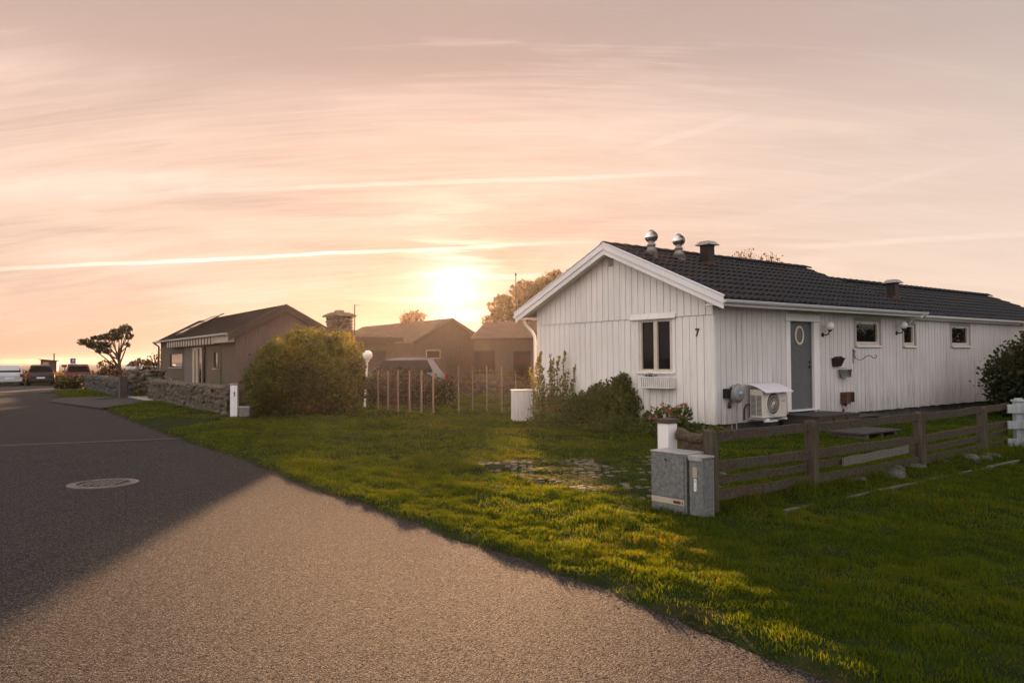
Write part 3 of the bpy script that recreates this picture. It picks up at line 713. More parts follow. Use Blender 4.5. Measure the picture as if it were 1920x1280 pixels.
W1 = 5.6; SL = .433; ZE = 2.99; RID = 2.8; ZR = ZE+SL*RID
def white_house():
    H = thing('wooden_house', 'long white weatherboard house number 7 with a dark tiled roof behind the rail fence', 'house', (HC[0], HC[1], 0), HR)
    D = (2.60, 3.66, .27, 2.44)          # door opening
    ops = [D, (5.45, 6.62, 1.90, 2.50), (7.86, 8.5, 1.90, 2.40+.06), (10.68, 11.85, 1.91, 2.49)]
    # long wall
    b = MB(); siding(b, lw, .0, 8.05, .27, lambda a: 2.93, [(2.5, 3.8, .27, 2.6)]+ops[1:], .178, .016, .0, .034, .02)
    siding(b, lw, 8.05, 19.8, .27, lambda a: 2.78, ops[1:], .178, .016, .0, .034, .02)
    b.build('long_wall', 'board_long', H)
    b = MB(); siding(b, lw, .02, 19.8, .29, lambda a: 2.77, ops, 40, .0, -.12, -.0005); b.box(.03, 19.8, 5.45, 5.6, .25, 2.9)
    b.box(19.65, 19.8, .12, 5.45, .25, 2.8)
    # gable backing
    gops = [(1.03, 2.05, 1.30, 2.46)]
    zt = lambda a: ZE+SL*min(a, W1-a)-.05
    siding(b, gw, .12, W1, .29, zt, gops, 40, 0, -.12, -.0005, kink=RID); b.build('inner_wall', 'trim_white', H)
    b = MB(); siding(b, gw, .03, W1, .27, lambda a: 2.485, gops, .187, .014, 0, .032, .012)
    b.box(-.036, .03, -.036, .03, .255, 2.485); b.build('gable_wall', 'board', H)
    b = MB(); siding(b, gw, -.036, W1, 2.495, zt, [(1.0, 2.2, 2.40, 2.56)], .187, .017, 0, .052, kink=RID); b.build('gable_upper_wall', 'board', H)
    b = MB(); b.box(.05, 19.7, .06, 5.5, -.3, .30); b.build('foundation', 'concrete', H)
    # roof
    r = MB(); L = hypot(1, SL)
    tiles(r, -.33, 7.97, -.50, ZE-SL*.50, 10, SL, 1, course=.3636*1.0); tiles(r, -.33, 7.97, W1+.50, ZE-SL*.50, 10, SL, -1, course=.3636)
    R = r.build('roof', 'tile', H)
    # deck under the tiles
    d = MB(); th = .09
    for (s0, s1, sg) in ((-.33, 7.97, 1),):
        for side in (0, 1):
            f = (lambda a, z, s: (s, a, z)) if side == 0 else (lambda a, z, s: (s, W1-a, z))
            z = lambda a: ZE+SL*a-.012
            d.prism([(-.49, z(-.49)), (RID, z(RID)), (RID, z(RID)-th), (-.49, z(-.49)-th)], f, s0+.01, s1)
    d.build('roof_deck', 'trim_white', R)
    rt = MB(); s = -.36
    while s < 7.9:
        n = 8; vs = []; e = s+.40
        for x, rr in ((s, .115), (e, .10)):
            for k in range(n+1):
                th_ = pi*k/n; vs.append((x, RID-cos(th_)*rr, ZR+.015+sin(th_)*rr*.72+(.012 if x == s else 0)))
        rt.add(vs, [(k, k+1, n+2+k, n+1+k) for k in range(n)]+[tuple(range(n+1))], True); s += .35
    rt.build('ridge_tile', 'tile', R)
    # second, lower roof
    ZE2 = 2.80; R2T = 2.47
    r = MB(); tiles(r, 7.99, 20.05, -.20, ZE2-SL*.20, 8, SL, 1, course=2.67*L/8); tiles(r, 7.99, 20.05, 2*R2T+.2, ZE2-SL*.2, 8, SL, -1, course=2.67*L/8)
    R2 = r.build('rear_roof', 'tile', H)
    d = MB()
    for side in (0, 1):
        f = (lambda a, z, s: (s, a, z)) if side == 0 else (lambda a, z, s: (s, 2*R2T-a, z))
        z = lambda a: ZE2+SL*a-.012
        d.prism([(-.19, z(-.19)), (R2T, z(R2T)), (R2T, z(R2T)-.09), (-.19, z(-.19)-.09)], f, 7.98, 20.0)
    d.build('roof_deck', 'trim_white', R2)
    rt = MB(); s = 8.0
    while s < 19.9:
        n = 8; vs = []; e = s+.40
        for x, rr in ((s, .12), (e, .10)):
            for k in range(n+1):
                th_ = pi*k/n; vs.append((x, R2T-cos(th_)*rr, ZE2+SL*R2T+.015+sin(th_)*rr*.8+(.02 if x == s else 0)))
        rt.add(vs, [(k, k+1, n+2+k, n+1+k) for k in range(n)]+[tuple(range(n+1))], True); s += .35
    rt.build('ridge_tile', 'tile', R2)
    # barge boards on the gable, two layers and a metal capping
    def barge(s0, s1, zt_, zb_, tmax=.52, base=ZE):
        v = MB()
        for side in (0, 1):
            f = (lambda a, z, s: (s, a, z)) if side == 0 else (lambda a, z, s: (s, W1-a, z))
            z = lambda a: base+SL*a
            v.prism([(-tmax, z(-tmax)+zt_), (RID, z(RID)+zt_), (RID, z(RID)+zb_), (-tmax, z(-tmax)+zb_)], f, s0, s1)
        return v
    barge(-.345, -.315, .02, -.20, .51).build('barge_board', 'trim_white', H, bevel=.004)
    barge(-.372, -.347, .055, -.085, .525).build('barge_board', 'trim_white', H, bevel=.004)
    barge(-.385, -.31, .085, .058, .53).build('barge_capping', 'ac_hood', H, bevel=.004)
    # soffit boards
    v = MB()
    for side in (0, 1):
        f = (lambda a, z, s: (s, a, z)) if side == 0 else (lambda a, z, s: (s, W1-a, z))
        for k in range(3):
            z = lambda a: ZE+SL*a-.112
            v.prism([(-.49, z(-.49)), (RID-.005, z(RID)), (RID-.005, z(RID)-.018), (-.49, z(-.49)-.018)], f, -.31+k*.105, -.31+k*.105+.098)
    v.build('soffit', 'trim_white', H)
    # eave box + gutters
    v = MB(); v.box(-.30, 7.95, -.47, -.03, 2.66, 2.685); v.box(-.30, 7.95, -.478, -.455, 2.64, 2.78); v.box(7.93, 7.955, -.47, .0, 2.62, 2.80); v.box(-.30, 7.95, W1+.03, W1+.47, 2.66, 2.685)
    v.box(7.96, 20, -.175, -.03, 2.60, 2.622); v.build('eave_board', 'trim_white', H)
    def gutter(s0, s1, y, z, r=.058):
        g = MB(); n = 9; vs = []
        for s_ in (s0, s1):
            for rr in (r, r-.006):
                for k in range(n+1):
                    th = pi+pi*k/n; vs.append((s_, y+cos(th)*rr, z+sin(th)*rr))
        m = n+1; fs = []
        for k in range(n): fs += [(k, k+1, 2*m+k+1, 2*m+k), (m+k, m+k+1, 3*m+k+1, 3*m+k)]
        fs += [(0, 2*m, 3*m, m), (n, 2*m+n, 3*m+n, m+n), tuple(range(m)), tuple(range(2*m, 3*m))]
        g.add(vs, fs, False); g.tube([(s0, y-r, z+.002), (s1, y-r, z+.002)], .008, 6); return g
    gutter(-.36, 8.12, -.535, 2.745).build('gutter', 'ac_hood', H); gutter(8.0, 20.1, -.245, 2.70).build('gutter', 'trim_white', H)
    gutter(-.36, 8.0, W1+.535, 2.745).build('gutter', 'ac_hood', H)
    p = MB(); p.tube([(-.02, 6.13, 2.72), (-.02, 6.13, 2.60), (-.02, 6.07, 2.52), (-.02, 5.80, 2.33), (-.02, 5.71, 2.22), (-.02, 5.69, 2.10), (-.02, 5.69, .25)], .042, 10)
    for z in (2.0, 1.1, .45): p.tube([(-.02, 5.69, z), (-.02, 5.69, z+.03)], .05, 10)
    p.build('downpipe', 'paint_white', H)
    p = MB(); p.tube([(8.22, -.24, 2.66), (8.16, -.12, 2.58), (8.1, -.07, 2.50)], .03, 8); p.tube([(8.12, -.52, 2.70), (8.2, -.38, 2.62), (8.3, -.3, 2.66)], .03, 8); p.build('downpipe', 'trim_white', H)
    # windows of the long wall
    window(H, lw, (5.38, 6.70, 1.83, 2.585), (5.45, 6.62, 1.90, 2.50), (5.53, 6.54, 1.99, 2.42), (5.47, 6.64, 1.885))
    window(H, lw, (7.80, 8.58, 1.83, 2.54), (7.86, 8.50, 1.90, 2.46), (7.94, 8.42, 1.985, 2.40), (7.86, 8.52, 1.885), hinge=False)
    window(H, lw, (10.6, 11.93, 1.84, 2.57), (10.68, 11.85, 1.91, 2.49), (10.76, 11.77, 2.0, 2.42), (10.7, 11.87, 1.895))
    # gable window with two casements
    w = window(H, gw, (.98, 2.10, 1.27, 2.47), (1.05, 2.03, 1.32, 2.45), (1.14, 1.96, 1.375, 2.41), (1.0, 2.07, 1.31), mull=(1.50, 1.60), trimmat='board')
    h = MB(); wb(h, gw, .93, 2.24, .02, .055, 2.475, 2.50); vs = [gw(.93, .05, 2.50), gw(2.24, .05, 2.50), gw(2.24, .05, 2.60), gw(.93, .05, 2.60), gw(.93, .10, 2.47), gw(2.24, .10, 2.47)]
    h.add(vs, [(3, 2, 5, 4), (0, 4, 5, 1), (0, 3, 4), (1, 5, 2)]); wb(h, gw, .93, 2.24, .03, .052, 2.50, 2.61); h.build('head_board', 'board', w)
    # door
    o = MB()
    wb(o, lw, 2.50, 2.66, -.02, .045, .40, 2.44); wb(o, lw, 3.60, 3.82, -.02, .045, .40, 2.44); wb(o, lw, 2.47, 3.86, -.02, .06, 2.44, 2.59); wb(o, lw, 2.46, 3.87, .0, .085, 2.425, 2.44)
    wb(o, lw, 3.82, 3.92, -.02, .03, .27, 2.585)
    o.build('door_frame', 'trim_white', H, bevel=.004)
    dr = MB(); wb(dr, lw, 2.66, 3.60, -.10, -.045, .44, 2.425); DR = dr.build('door', 'door_grey', H, bevel=.003)
    s = MB(); wb(s, lw, 2.62, 3.64, -.10, .06, .395, .435); s.build('threshold', 'ac_hood', DR, bevel=.004)
    def oval(b, cx, cz, r0, r1, k, o0, o1, n=36):
        vs = []
        for rr, oo in ((r1, o0), (r1, o1), (r0, o1), (r0, o0)):
            for i in range(n): vs.append(lw(cx+cos(2*pi*i/n)*rr, oo, cz+sin(2*pi*i/n)*rr*k))
        b.add(vs, [(a*n+i, a*n+(i+1) % n, ((a+1) % 4)*n+(i+1) % n, ((a+1) % 4)*n+i) for a in range(4) for i in range(n)], True)
    b = MB(); oval(b, 3.13, 2.11, .138, .172, 1.27, -.046, -.022); b.build('oval_frame', 'paint_white', DR)
    b = MB(); n = 30; b.add([lw(3.13+cos(2*pi*i/n)*.145, -.040, 2.11+sin(2*pi*i/n)*.145*1.27) for i in range(n)], [tuple(range(n))]); b.build('oval_pane', 'glass_amber', DR)
    b = MB(); wb(b, lw, 3.515, 3.555, -.045, -.035, 1.36, 1.42); b.tube([lw(3.535, -.04, 1.395), lw(3.535, .0, 1.395), lw(3.44, .005, 1.395)], .010, 8); b.lathe([(.028, 0), (.024, .02), (1e-4, .022)], lw(3.53, -.045, 1.50), 14, rot=Matrix.Rotation(radians(90), 3, 'X')); b.build('handle', 'dark_metal', DR)
    # small things screwed flat to the walls
    b = MB(); wb(b, gw, 2.78, 2.93, .04, .062, 3.75, 3.98)
    for k in range(5): wb(b, gw, 2.80, 2.91, .062, .075, 3.775+k*.038, 3.775+k*.038+.014)
    b.build('air_vent', 'trim_grey', H)
    b = MB(); wb(b, lw, 1.755, 1.895, .022, .034, 2.19, 2.33)
    for k in range(4): wb(b, lw, 1.775, 1.875, .034, .044, 2.215+k*.028, 2.228+k*.028)
    b.build('air_vent', 'paint_white', H)
    cu = bpy.data.curves.new('house_number', 'FONT'); cu.body = '7'; cu.size = .23; cu.extrude = .008; cu.offset = .006; cu.align_x = 'CENTER'
    tmp = bpy.data.objects.new('tmp', cu); COL.objects.link(tmp); dg = bpy.context.evaluated_depsgraph_get(); me = bpy.data.meshes.new_from_object(tmp.evaluated_get(dg)); bpy.data.objects.remove(tmp)
    me.materials.clear(); me.materials.append(MT['brown_tin']); no = bpy.data.objects.new('house_number', me); COL.objects.link(no); no.parent = H
    no.matrix_parent_inverse = Matrix.Identity(4); no.location = (-.032, .385, 2.06); no.rotation_euler = (radians(90), 0, radians(-90))
    # things on the roof
    def z1(t): return ZE+SL*t
    for (s_, t_) in ((.72, 2.30), (1.66, 2.28)):
        z0 = z1(t_)-.02
        b = MB(); b.lathe([(.17, -.12), (.15, .10), (.165, .10), (.095, .20), (.095, .27), (.105, .27), (.105, .30), (.075, .30), (.075, .34)], (s_, t_, z0), 18); V = b.build('roof_ventilator', 'flash', H)
        b = MB(); n = 26; c = (s_, t_, z0+.475); R_ = .155
        for k in range(n):     # curved vanes of the spinning head
            vs = []
            for i in range(9):
                ph = pi*(.10+.80*i/8); a0 = 2*pi*k/n+.35*(i/8); rr = R_*sin(ph); z_ = cos(ph)*R_*.92
                for da, dr_ in ((0, 1.0), (2*pi/n*1.05, .86)): vs.append((c[0]+cos(a0+da)*rr*dr_, c[1]+sin(a0+da)*rr*dr_, c[2]+z_))
            b.add(vs, [(2*i, 2*i+1, 2*i+3, 2*i+2) for i in range(8)], True)
        b.lathe([(.06, .148), (.055, .152), (.02, .16), (.008, .162), (.008, .185), (1e-4, .187)], c, 16)
        b.sphere((c[0], c[1], c[2]), .125, 14, 10, sz=.95)
        b.build('turbine_head', 'chrome', V)
    def flue(s_, t_, z0, hh, w=.125):
        b = MB(); b.box(s_-w, s_+w, t_-w, t_+w, z0-.16, z0+hh); F_ = b.build('flue', 'brown_tin', H, bevel=.006)
        b = MB(); e = w+.10; b.add([(s_-e, t_-e, z0+hh), (s_+e, t_-e, z0+hh), (s_+e, t_+e, z0+hh), (s_-e, t_+e, z0+hh), (s_-e*.55, t_-e*.55, z0+hh+.10), (s_+e*.55, t_-e*.55, z0+hh+.10), (s_+e*.55, t_+e*.55, z0+hh+.10), (s_-e*.55, t_+e*.55, z0+hh+.10)], [(0, 3, 2, 1), (4, 5, 6, 7), (0, 1, 5, 4), (1, 2, 6, 5), (2, 3, 7, 6), (3, 0, 4, 7)])
        b.build('flue_cap', 'flash', F_, bevel=.006)
        b = MB(); b.box(s_-w-.02, s_+w+.02, t_-w-.02, t_+w+.02, z0-.2, z0+.06); b.build('flashing', 'rust', F_)
    flue(2.50, 2.10, z1(2.10), .46); flue(9.85, 1.20, ZE2+SL*1.20, .44)
white_house()

# ------------------------------------------------------------------ things on and by the white house
def attach(name, label, cat, s, t, z, group=None): return thing(name, label, cat, hw(s, t, z), HR, group)

def heat_pump():
    t = attach('heat_pump', 'cream outdoor heat pump unit with round fan grille beside the grey door', 'heat pump', .98, -.03, .33)
    # local: x along the wall, -y outward
    b = MB(); b.box(0, .85, -.43, -.12, .03, .62); b.build('casing', 'ac_white', t, bevel=.012)
    # front fan
    cx, cz, R_ = .35, .32, .235
    rot = Matrix.Rotation(radians(90), 3, 'X')
    b = MB(); b.lathe([(R_+.02, 0), (R_+.015, .018), (R_-.005, .022), (R_-.012, .004)], (cx, -.432, cz), 36, rot=rot, cap=False)
    g = b.build('fan_grille', 'ac_white', t)
    b = MB(); n = 36; b.add([(cx+cos(2*pi*i/n)*(R_-.005), -.4345, cz+sin(2*pi*i/n)*(R_-.005)) for i in range(n)], [tuple(range(n))]); b.build('fan_opening', 'ac_dark', g)
    b = MB()
    for k in range(26):
        a = 2*pi*k/26; pts = [(cx+cos(a+q*.8)*(.045+(R_-.05)*q), -.448-.008*sin(pi*q), cz+sin(a+q*.8)*(.045+(R_-.05)*q)) for q in (0, .25, .5, .75, 1)]
        b.tube(pts, .0033, 4)
    for rr in (.10, .165): b.tube([(cx+cos(2*pi*i/32)*rr, -.447, cz+sin(2*pi*i/32)*rr) for i in range(33)], .004, 4)
    b.lathe([(.045, 0), (.042, .012), (1e-4, .016)], (cx, -.444, cz), 18, rot=rot); b.build('grille_rib', 'ac_white', g)
    # side grille
    b = MB(); b.box(-.0035, -.001, -.40, -.15, .08, .50); sg = b.build('side_grille', 'ac_dark', t)
    b = MB()
    for k in range(17): b.box(-.010, -.0036, -.40, -.15, .084+k*.025, .093+k*.025)
    b.box(-.012, -.0036, -.282, -.272, .08, .50); b.build('side_slat', 'ac_white', sg)
    # curved cover
    b = MB(); n = 8; vs = []
    for x in (-.06, .93):
        for k in range(n+1):
            q = k/n; y = -.05-.50*q; z = .735-.15*q**2.0-.02*q
            vs.append((x, y, z)); 
        for k in range(n+1):
            q = k/n; vs.append((x, -.05-.50*q, .725-.15*q**2-.02*q))
    m = n+1; fs = []
    for k in range(n): fs += [(k, k+1, 2*m+k+1, 2*m+k), (m+k, m+k+1, 3*m+k+1, 3*m+k), (k, k+1, m+k+1, m+k), (2*m+k, 2*m+k+1, 3*m+k+1, 3*m+k)]
    fs += [(0, m, 3*m, 2*m), (n, m+n, 3*m+n, 2*m+n)]
    b.add(vs, fs, False); b.build('cover', 'ac_hood', t)
    b = MB()
    for x in (.10, .72): b.box(x, x+.04, -.50, .0, -.02, .02)
    b.box(-.02, .4, -.52, -.46, -.045, -.02); b.box(.5, .9, -.30, -.24, -.045, -.02); b.build('bracket', 'ac_hood', t, bevel=.004)
    b = MB(); b.box(.63, .75, -.4335, -.432, .530, .548); b.box(.68, .72, -.4335, -.432, .36, .375); b.box(.735, .775, -.4335, -.432, .36, .375); b.build('lettering', 'ac_dark', t)
    b = MB(); b.tube([(.03, -.10, .30), (-.04, -.06, .30), (-.07, -.03, .2), (-.08, -.03, -.02)], .018, 8); b.build('pipe', 'rust', t)
heat_pump()

def hose_reel():
    t = attach('hose_reel', 'grey wall mounted garden hose reel with a light blue label near the house corner', 'hose reel', .53, -.03, .88)
    rot = Matrix.Rotation(radians(90), 3, 'X')
    b = MB(); b.lathe([(.13, .02), (.175, .04), (.185, .10), (.185, .16), (.165, .20), (.10, .225), (1e-4, .23)], (0, 0, 0), 30, rot=rot); b.build('drum', 'reel_grey', t)
    b = MB(); b.lathe([(.075, .222), (.07, .232), (1e-4, .236)], (0, 0, 0), 24, rot=rot, sx=1.1, sy=.55); b.build('label_plate', 'label_blue', t)
    b = MB(); b.tube([(cos(a*pi/16)*.198-.01, -.16, sin(a*pi/16)*.198) for a in range(33)], .008, 6); b.build('rim_handle', 'hose', t)
    b = MB(); b.box(-.30, -.19, -.10, -.0, -.09, .10); b.box(-.24, -.14, -.12, -.04, -.02, .09); b.box(-.19, -.165, -.14, -.10, .09, .13); b.build('wall_bracket', 'black', t, bevel=.008)
    b = MB(); b.tube([(-.14, -.05, -.17), (-.14, -.05, -.25), (-.17, -.07, -.27)], [.025, .03, .045], 10); b.build('tap', 'rust', t)
    b = MB(); b.tube([(-.11, -.12, -.15), (-.10, -.07, -.35), (-.09, -.06, -.6), (-.10, -.07, -.86)], .008, 6); b.tube([(.06, -.13, -.15), (.06, -.07, -.3), (.06, -.06, -.6), (.055, -.08, -.86)], .011, 6); b.build('hose', 'hose', t)
hose_reel()

def wall_lamp(label, s, z, flip=1):
    t = attach('wall_lamp', label, 'wall lamp', s, -.03, z, 'white globe lamps on the house wall')
    b = MB(); b.lathe([(.052, 0), (.052, .015), (.03, .03), (.02, .04)], (0, 0, -.10), 16, rot=Matrix.Rotation(radians(90), 3, 'X')); b.tube([(0, -.03, -.10), (0, -.09, -.105), (0, -.15, -.09), (0, -.19, -.02)], .014, 8)
    b.lathe([(.03, -.03), (.055, .0), (.05, .012)], (0, -.19, 0), 16); b.build('arm', 'brown_tin', t)
    b = MB(); b.sphere((0, -.19, .095), .10, 20, 14); b.build('globe', 'globe', t)
wall_lamp('white globe wall lamp on a brown arm right beside the grey door', 3.98, 2.235)
wall_lamp('white globe wall lamp under the roof step beside the narrow window', 7.50, 2.33)

def wall_bits():
    # brown pointed half basket
    t = attach('wall_planter', 'dark brown metal wall planter with an arched top, above the grey one', 'wall planter', 4.54, -.03, 1.39)
    b = MB(); front = [(-.17, .0), (.13, .0), (.22, .19), (.10, .20), (.02, .235), (-.06, .235), (-.12, .20), (-.20, .20)]
    b.prism(front, lambda a, z, d: (a, -d*(.55+z*2), z), 0, .13); b.build('planter_body', 'brown_tin', t, bevel=.005)
    b = MB(); b.tube([(.22, -.125, .19), (.10, -.13, .20), (.02, -.13, .235), (-.06, -.13, .235), (-.12, -.13, .20), (-.20, -.125, .20)], .008, 6); b.build('planter_rim', 'rust', t)
    t = attach('wall_planter', 'galvanised grey bucket planter with handle hanging below the brown one', 'wall planter', 4.80, -.03, 1.13)
    b = MB(); b.lathe([(.17, 0), (.17, .01), (.235, .175), (.245, .18), (.235, .19), (.22, .18), (.16, .02), (1e-4, .02)], (0, -.10, 0), 24, sy=.42); b.build('tub', 'zinc', t)
    b = MB(); b.tube([(-.20, -.12, .18), (-.05, -.20, .17), (.04, -.21, .03)], .006, 6); b.tube([(.04, -.212, .19), (.05, -.20, .0)], .008, 6); b.tube([(-.22, -.0, .18), (-.22, -.0, .215), (.22, -.0, .215), (.22, 0, .18)], .006, 6); b.build('wire_hanger', 'dark_metal', t)
    t = attach('hanging_bracket', 'black wrought iron scroll bracket for a hanging basket below the wide window', 'bracket', 5.31, -.028, 1.45)
    b = MB(); b.tube([(0, -.01, 0), (0, -.01, .36)], .011, 6)
    sc = []
    for k in range(13):
        a = -pi*.5+k*pi*.14; sc.append((.045+cos(a)*.045*(1-k*.02), -.02-.0*k, .29+sin(a)*.045*(1-k*.02)))
    b.tube(sc, .008, 6)
    b.tube([(0, -.01, .22), (.03, -.06, .13), (.06, -.12, .09), (.10, -.2, .10), (.13, -.26, .17), (.17, -.31, .20), (.21, -.36, .17), (.25, -.40, .13), (.29, -.44, .14), (.30, -.45, .19), (.27, -.42, .20)], .009, 6)
    b.tube([(.02, -.02, .24), (.05, -.05, .18), (.02, -.04, .12)], .007, 6)
    b.build('scroll', 'dark_metal', t)
    t = attach('letter_box', 'rusty brown metal box low on the white wall right of the door', 'letter box', 4.70, -.03, .50)
    b = MB(); b.box(0, .19, -.17, 0, .0, .27); b.build('box_body', 'rust', t, bevel=.008)
    b = MB(); b.box(.195, .42, -.14, 0, .03, .27); b.build('box_door', 'brown_tin', t, bevel=.008)
    b = MB(); b.tube([(.1, -.08, 0), (.11, -.08, -.06)], [.05, .02], 8); b.tube([(.12, -.03, -.16), (.12, .0, -.16)], .035, 12); b.build('spout', 'rust', t)
    # flower box under the gable window
    t = thing('window_box', 'white slatted flower box under the gable window', 'flower box', hw(-.03, 1.4, 1.0), HR)
    b = MB(); b.box(-.20, -.02, -.40, .40, .0, .03); b.box(-.20, -.19, -.40, .40, .03, .15); b.box(-.03, -.02, -.40, .40, .03, .15); b.box(-.2, -.02, -.41, -.40, 0, .15); b.box(-.2, -.02, .40, .41, 0, .15); b.build('trough', 'ac_dark', t)
    b = MB(); n = 15
    for k in range(n): y = -.42+k*.84/(n-.0); b.box(-.225, -.203, y, y+.034, .0, .20)
    for k in range(4): x = -.19+k*.05; b.box(x, x+.04, -.432, -.413, 0, .20); b.box(x, x+.04, .413, .432, 0, .20)
    b.box(-.232, -.198, -.44, .44, .195, .215); b.box(-.228, -.02, -.435, .435, -.03, -.003); b.build('slat', 'paint_white', t, bevel=.003)
    P = RNG.normal(size=(120, 3))*np.array([.03, .08, .035])+np.array([-.11, .22, .20]); leaves('flowers', 'leaf_dark', P, .035, t)
    # porch
    t = attach('porch', 'grey weathered wooden porch deck in front of the grey door', 'porch', 2.22, -.06, 0)
    b = MB()
    for k in range(7): b.box(0, 1.66, -.13-k*.13, -.005-k*.13, .335, .37)
    b.build('deck', 'deck_wood', t, bevel=.004)
    b = MB(); b.box(.02, 1.64, -.90, -.87, .12, .335); b.box(.02, .06, -.87, -.02, .02, .335); b.box(.55, .60, -.95, -.90, .0, .335); b.box(1.1, 1.15, -.95, -.90, .0, .335); b.box(1.60, 1.64, -.87, -.02, .1, .335); b.build('frame', 'rail_wood', t)
    t = attach('wooden_step', 'low wooden step board beside the right end of the porch', 'step', 3.95, -.35, 0)
    b = MB(); b.box(0, 1.15, -.50, -.26, .23, .265); b.box(0, 1.15, -.25, -.02, .23, .265); b.build('tread', 'deck_wood', t, bevel=.004)
    b = MB(); b.box(.06, .14, -.48, -.04, -.02, .23); b.box(.98, 1.06, -.48, -.04, -.02, .23); b.build('bearer', 'rail_wood', t)
    t = attach('wooden_step', 'low weathered wooden step standing alone on the lawn behind the fence', 'step', 1.45, -1.62, 0)
    b = MB()
    for k in range(3): b.box(0, 1.45, -.74+k*.25, -.50+k*.25, .12, .155)
    b.build('tread', 'deck_wood', t, bevel=.004)
    b = MB(); b.box(.1, .22, -.72, 0, -.02, .12); b.box(1.2, 1.32, -.72, 0, -.02, .12); b.box(.72, .76, -.72, 0, -.02, .12); b.build('bearer', 'stone', t)
wall_bits()

# ------------------------------------------------------------------ fence, posts and cabinets in the foreground
FD = HU
FP = [(2.03, 8.09, .86), (3.49, 9.22, .865), (5.58, 10.83, .84), (7.42, 12.48, .80)]
def rough_post(b, x, y, z0, z1, w=.13, d=.12, rz=HR, lean=0):
    a, c = cos(rz), sin(rz); n = 10; vs = []; rows = 9
    for r in range(rows+1):
        z = z0+(z1-z0)*r/rows
        for k in range(n):
            th = 2*pi*k/n+.3; m = 1/max(abs(cos(th)), abs(sin(th))); m = 1+(m-1)*.75
            X = cos(th)*m*w/2*(1+.05*sin(k*3.1+x)+.02*sin(r*2+k)); Y = sin(th)*m*d/2*(1+.05*sin(k*2.3+y))
            zz = z+(0 if r < rows else .012*sin(k*2.7+x*5))
            vs.append((x+X*a-Y*c+lean*(z-z0), y+X*c+Y*a, zz))
    fs = [(r*n+k, r*n+(k+1) % n, (r+1)*n+(k+1) % n, (r+1)*n+k) for r in range(rows) for k in range(n)]
    b.add(vs, fs, False); b.add(vs[-n:], [tuple(range(n))]); return b
def rail(b, p, q, w=.035, h=.10, sag=.0):
    n = 8; p = Vector(p); q = Vector(q); d = (q-p).normalized(); r = Vector((d.y, -d.x, 0)).normalized(); vs = []
    for i in range(n+1):
        c = p+(q-p)*i/n; hh = h*(1+.05*sin(i*2.1+p.x*9)); c.z += sag*sin(pi*i/n)+.004*sin(i*1.7+p.z*20)
        for a, z in ((-1, -.5), (1, -.5), (1, .5), (-1, .5)): vs.append(c+r*a*w/2+Vector((0, 0, z*hh)))
    fs = [(i*4+k, i*4+(k+1) % 4, i*4+4+(k+1) % 4, i*4+4+k) for i in range(n) for k in range(4)]+[(3, 2, 1, 0), (n*4, n*4+1, n*4+2, n*4+3)]
    return b.add(vs, fs)
def rail_fence():
    x0, y0 = FP[1][:2]; t = thing('rail_fence', 'weathered brown four rail wooden fence in front of the white house', 'fence', (x0, y0, 0))
    L = lambda p, z: (p[0]-x0, p[1]-y0, z)
    for x, y, z in FP: b = MB(); rough_post(b, x-x0, y-y0, -.2, z, .15, .13); b.build('post', 'fence_wood', t)
    end = (8.45, 13.42, .80); P = FP+[end]
    hs = [(.795, .10), (.49, .10), (.345, .075), (.20, .10)]
    for i in range(4):
        p, q = P[i], P[i+1]; dz = -.01*i
        for k, (z, h) in enumerate(hs):
            off = .085 if k != 2 else .12      # rails run along the far side, the third one a little further
            a = (p[0]+HV[0]*(off-.085)+HU[0]*.04, p[1]+HV[1]*(off-.085)+HU[1]*.04); c = (q[0]+HV[0]*(off-.085)-HU[0]*.04, q[1]+HV[1]*(off-.085)-HU[1]*.04)
            b = MB(); rail(b, L(a, z+dz), L(c, z+dz-.008+random.uniform(-.01, .01)), .035, h, random.uniform(-.012, .008)); b.build('rail', 'rail_wood', t)
    b = MB(); p = (3.49+HU[0]*.62-HV[0]*.03, 9.22+HU[1]*.62-HV[1]*.03); q = (3.49+HU[0]*2.25-HV[0]*.03, 9.22+HU[1]*2.25-HV[1]*.03)
    rail(b, L(p, .335), L(q, .37), .022, .10); o = b.build('loose_plank', 'pale_wood', t); o['label'] = 'pale grey plank lying against the third rail'
rail_fence()

def gate_post():
    t = thing('gate_post', 'square white wooden gate post with flat dark cap behind the grey metal cabinets', 'post', (1.675, 8.55, 0), HR)
    b = MB(); b.box(-.075, .075, -.075, .075, -.1, .905)
    b.build('post_body', 'trim_white', t, bevel=.006)
    b = MB(); b.box(-.09, .09, -.09, .09, .908, .948); vs = [(-.09, -.09, .949), (.09, -.09, .949), (.09, .09, .949), (-.09, .09, .949), (0, 0, .972)]; b.add(vs, [(0, 1, 4), (1, 2, 4), (2, 3, 4), (3, 0, 4)]); b.build('post_cap', 'fascia', t, bevel=.003)
    # short rough log between the gate post and the fence, on a pile of stones
    t = thing('log', 'short thick weathered log lying between the white gate post and the fence post', 'log', (1.78, 8.47, 0), 0)
    b = MB(); pts = []; rs = []
    for i in range(9):
        q = i/8; pts.append((q*.30-.0, -.31*q, .80-.03*sin(pi*q)-.02*q)); rs.append(.075-.018*sin(pi*min(1, q*1.3))+.008*sin(i*2.2))
    b.tube(pts, rs, 9); b.bar((.02, -.02, .70), (.27, -.28, .69), .05, .13); b.build('log_body', 'log_bark', t)
    b = MB(); b.tube([(.13, -.05, .66), (.22, -.18, .45), (.30, -.27, .0)], [.05, .06, .07], 7); b.tube([(.05, .0, .62), (.04, -.05, .3), (.0, -.08, .0)], [.06, .06, .08], 7); b.build('stump', 'bark', t)
gate_post()

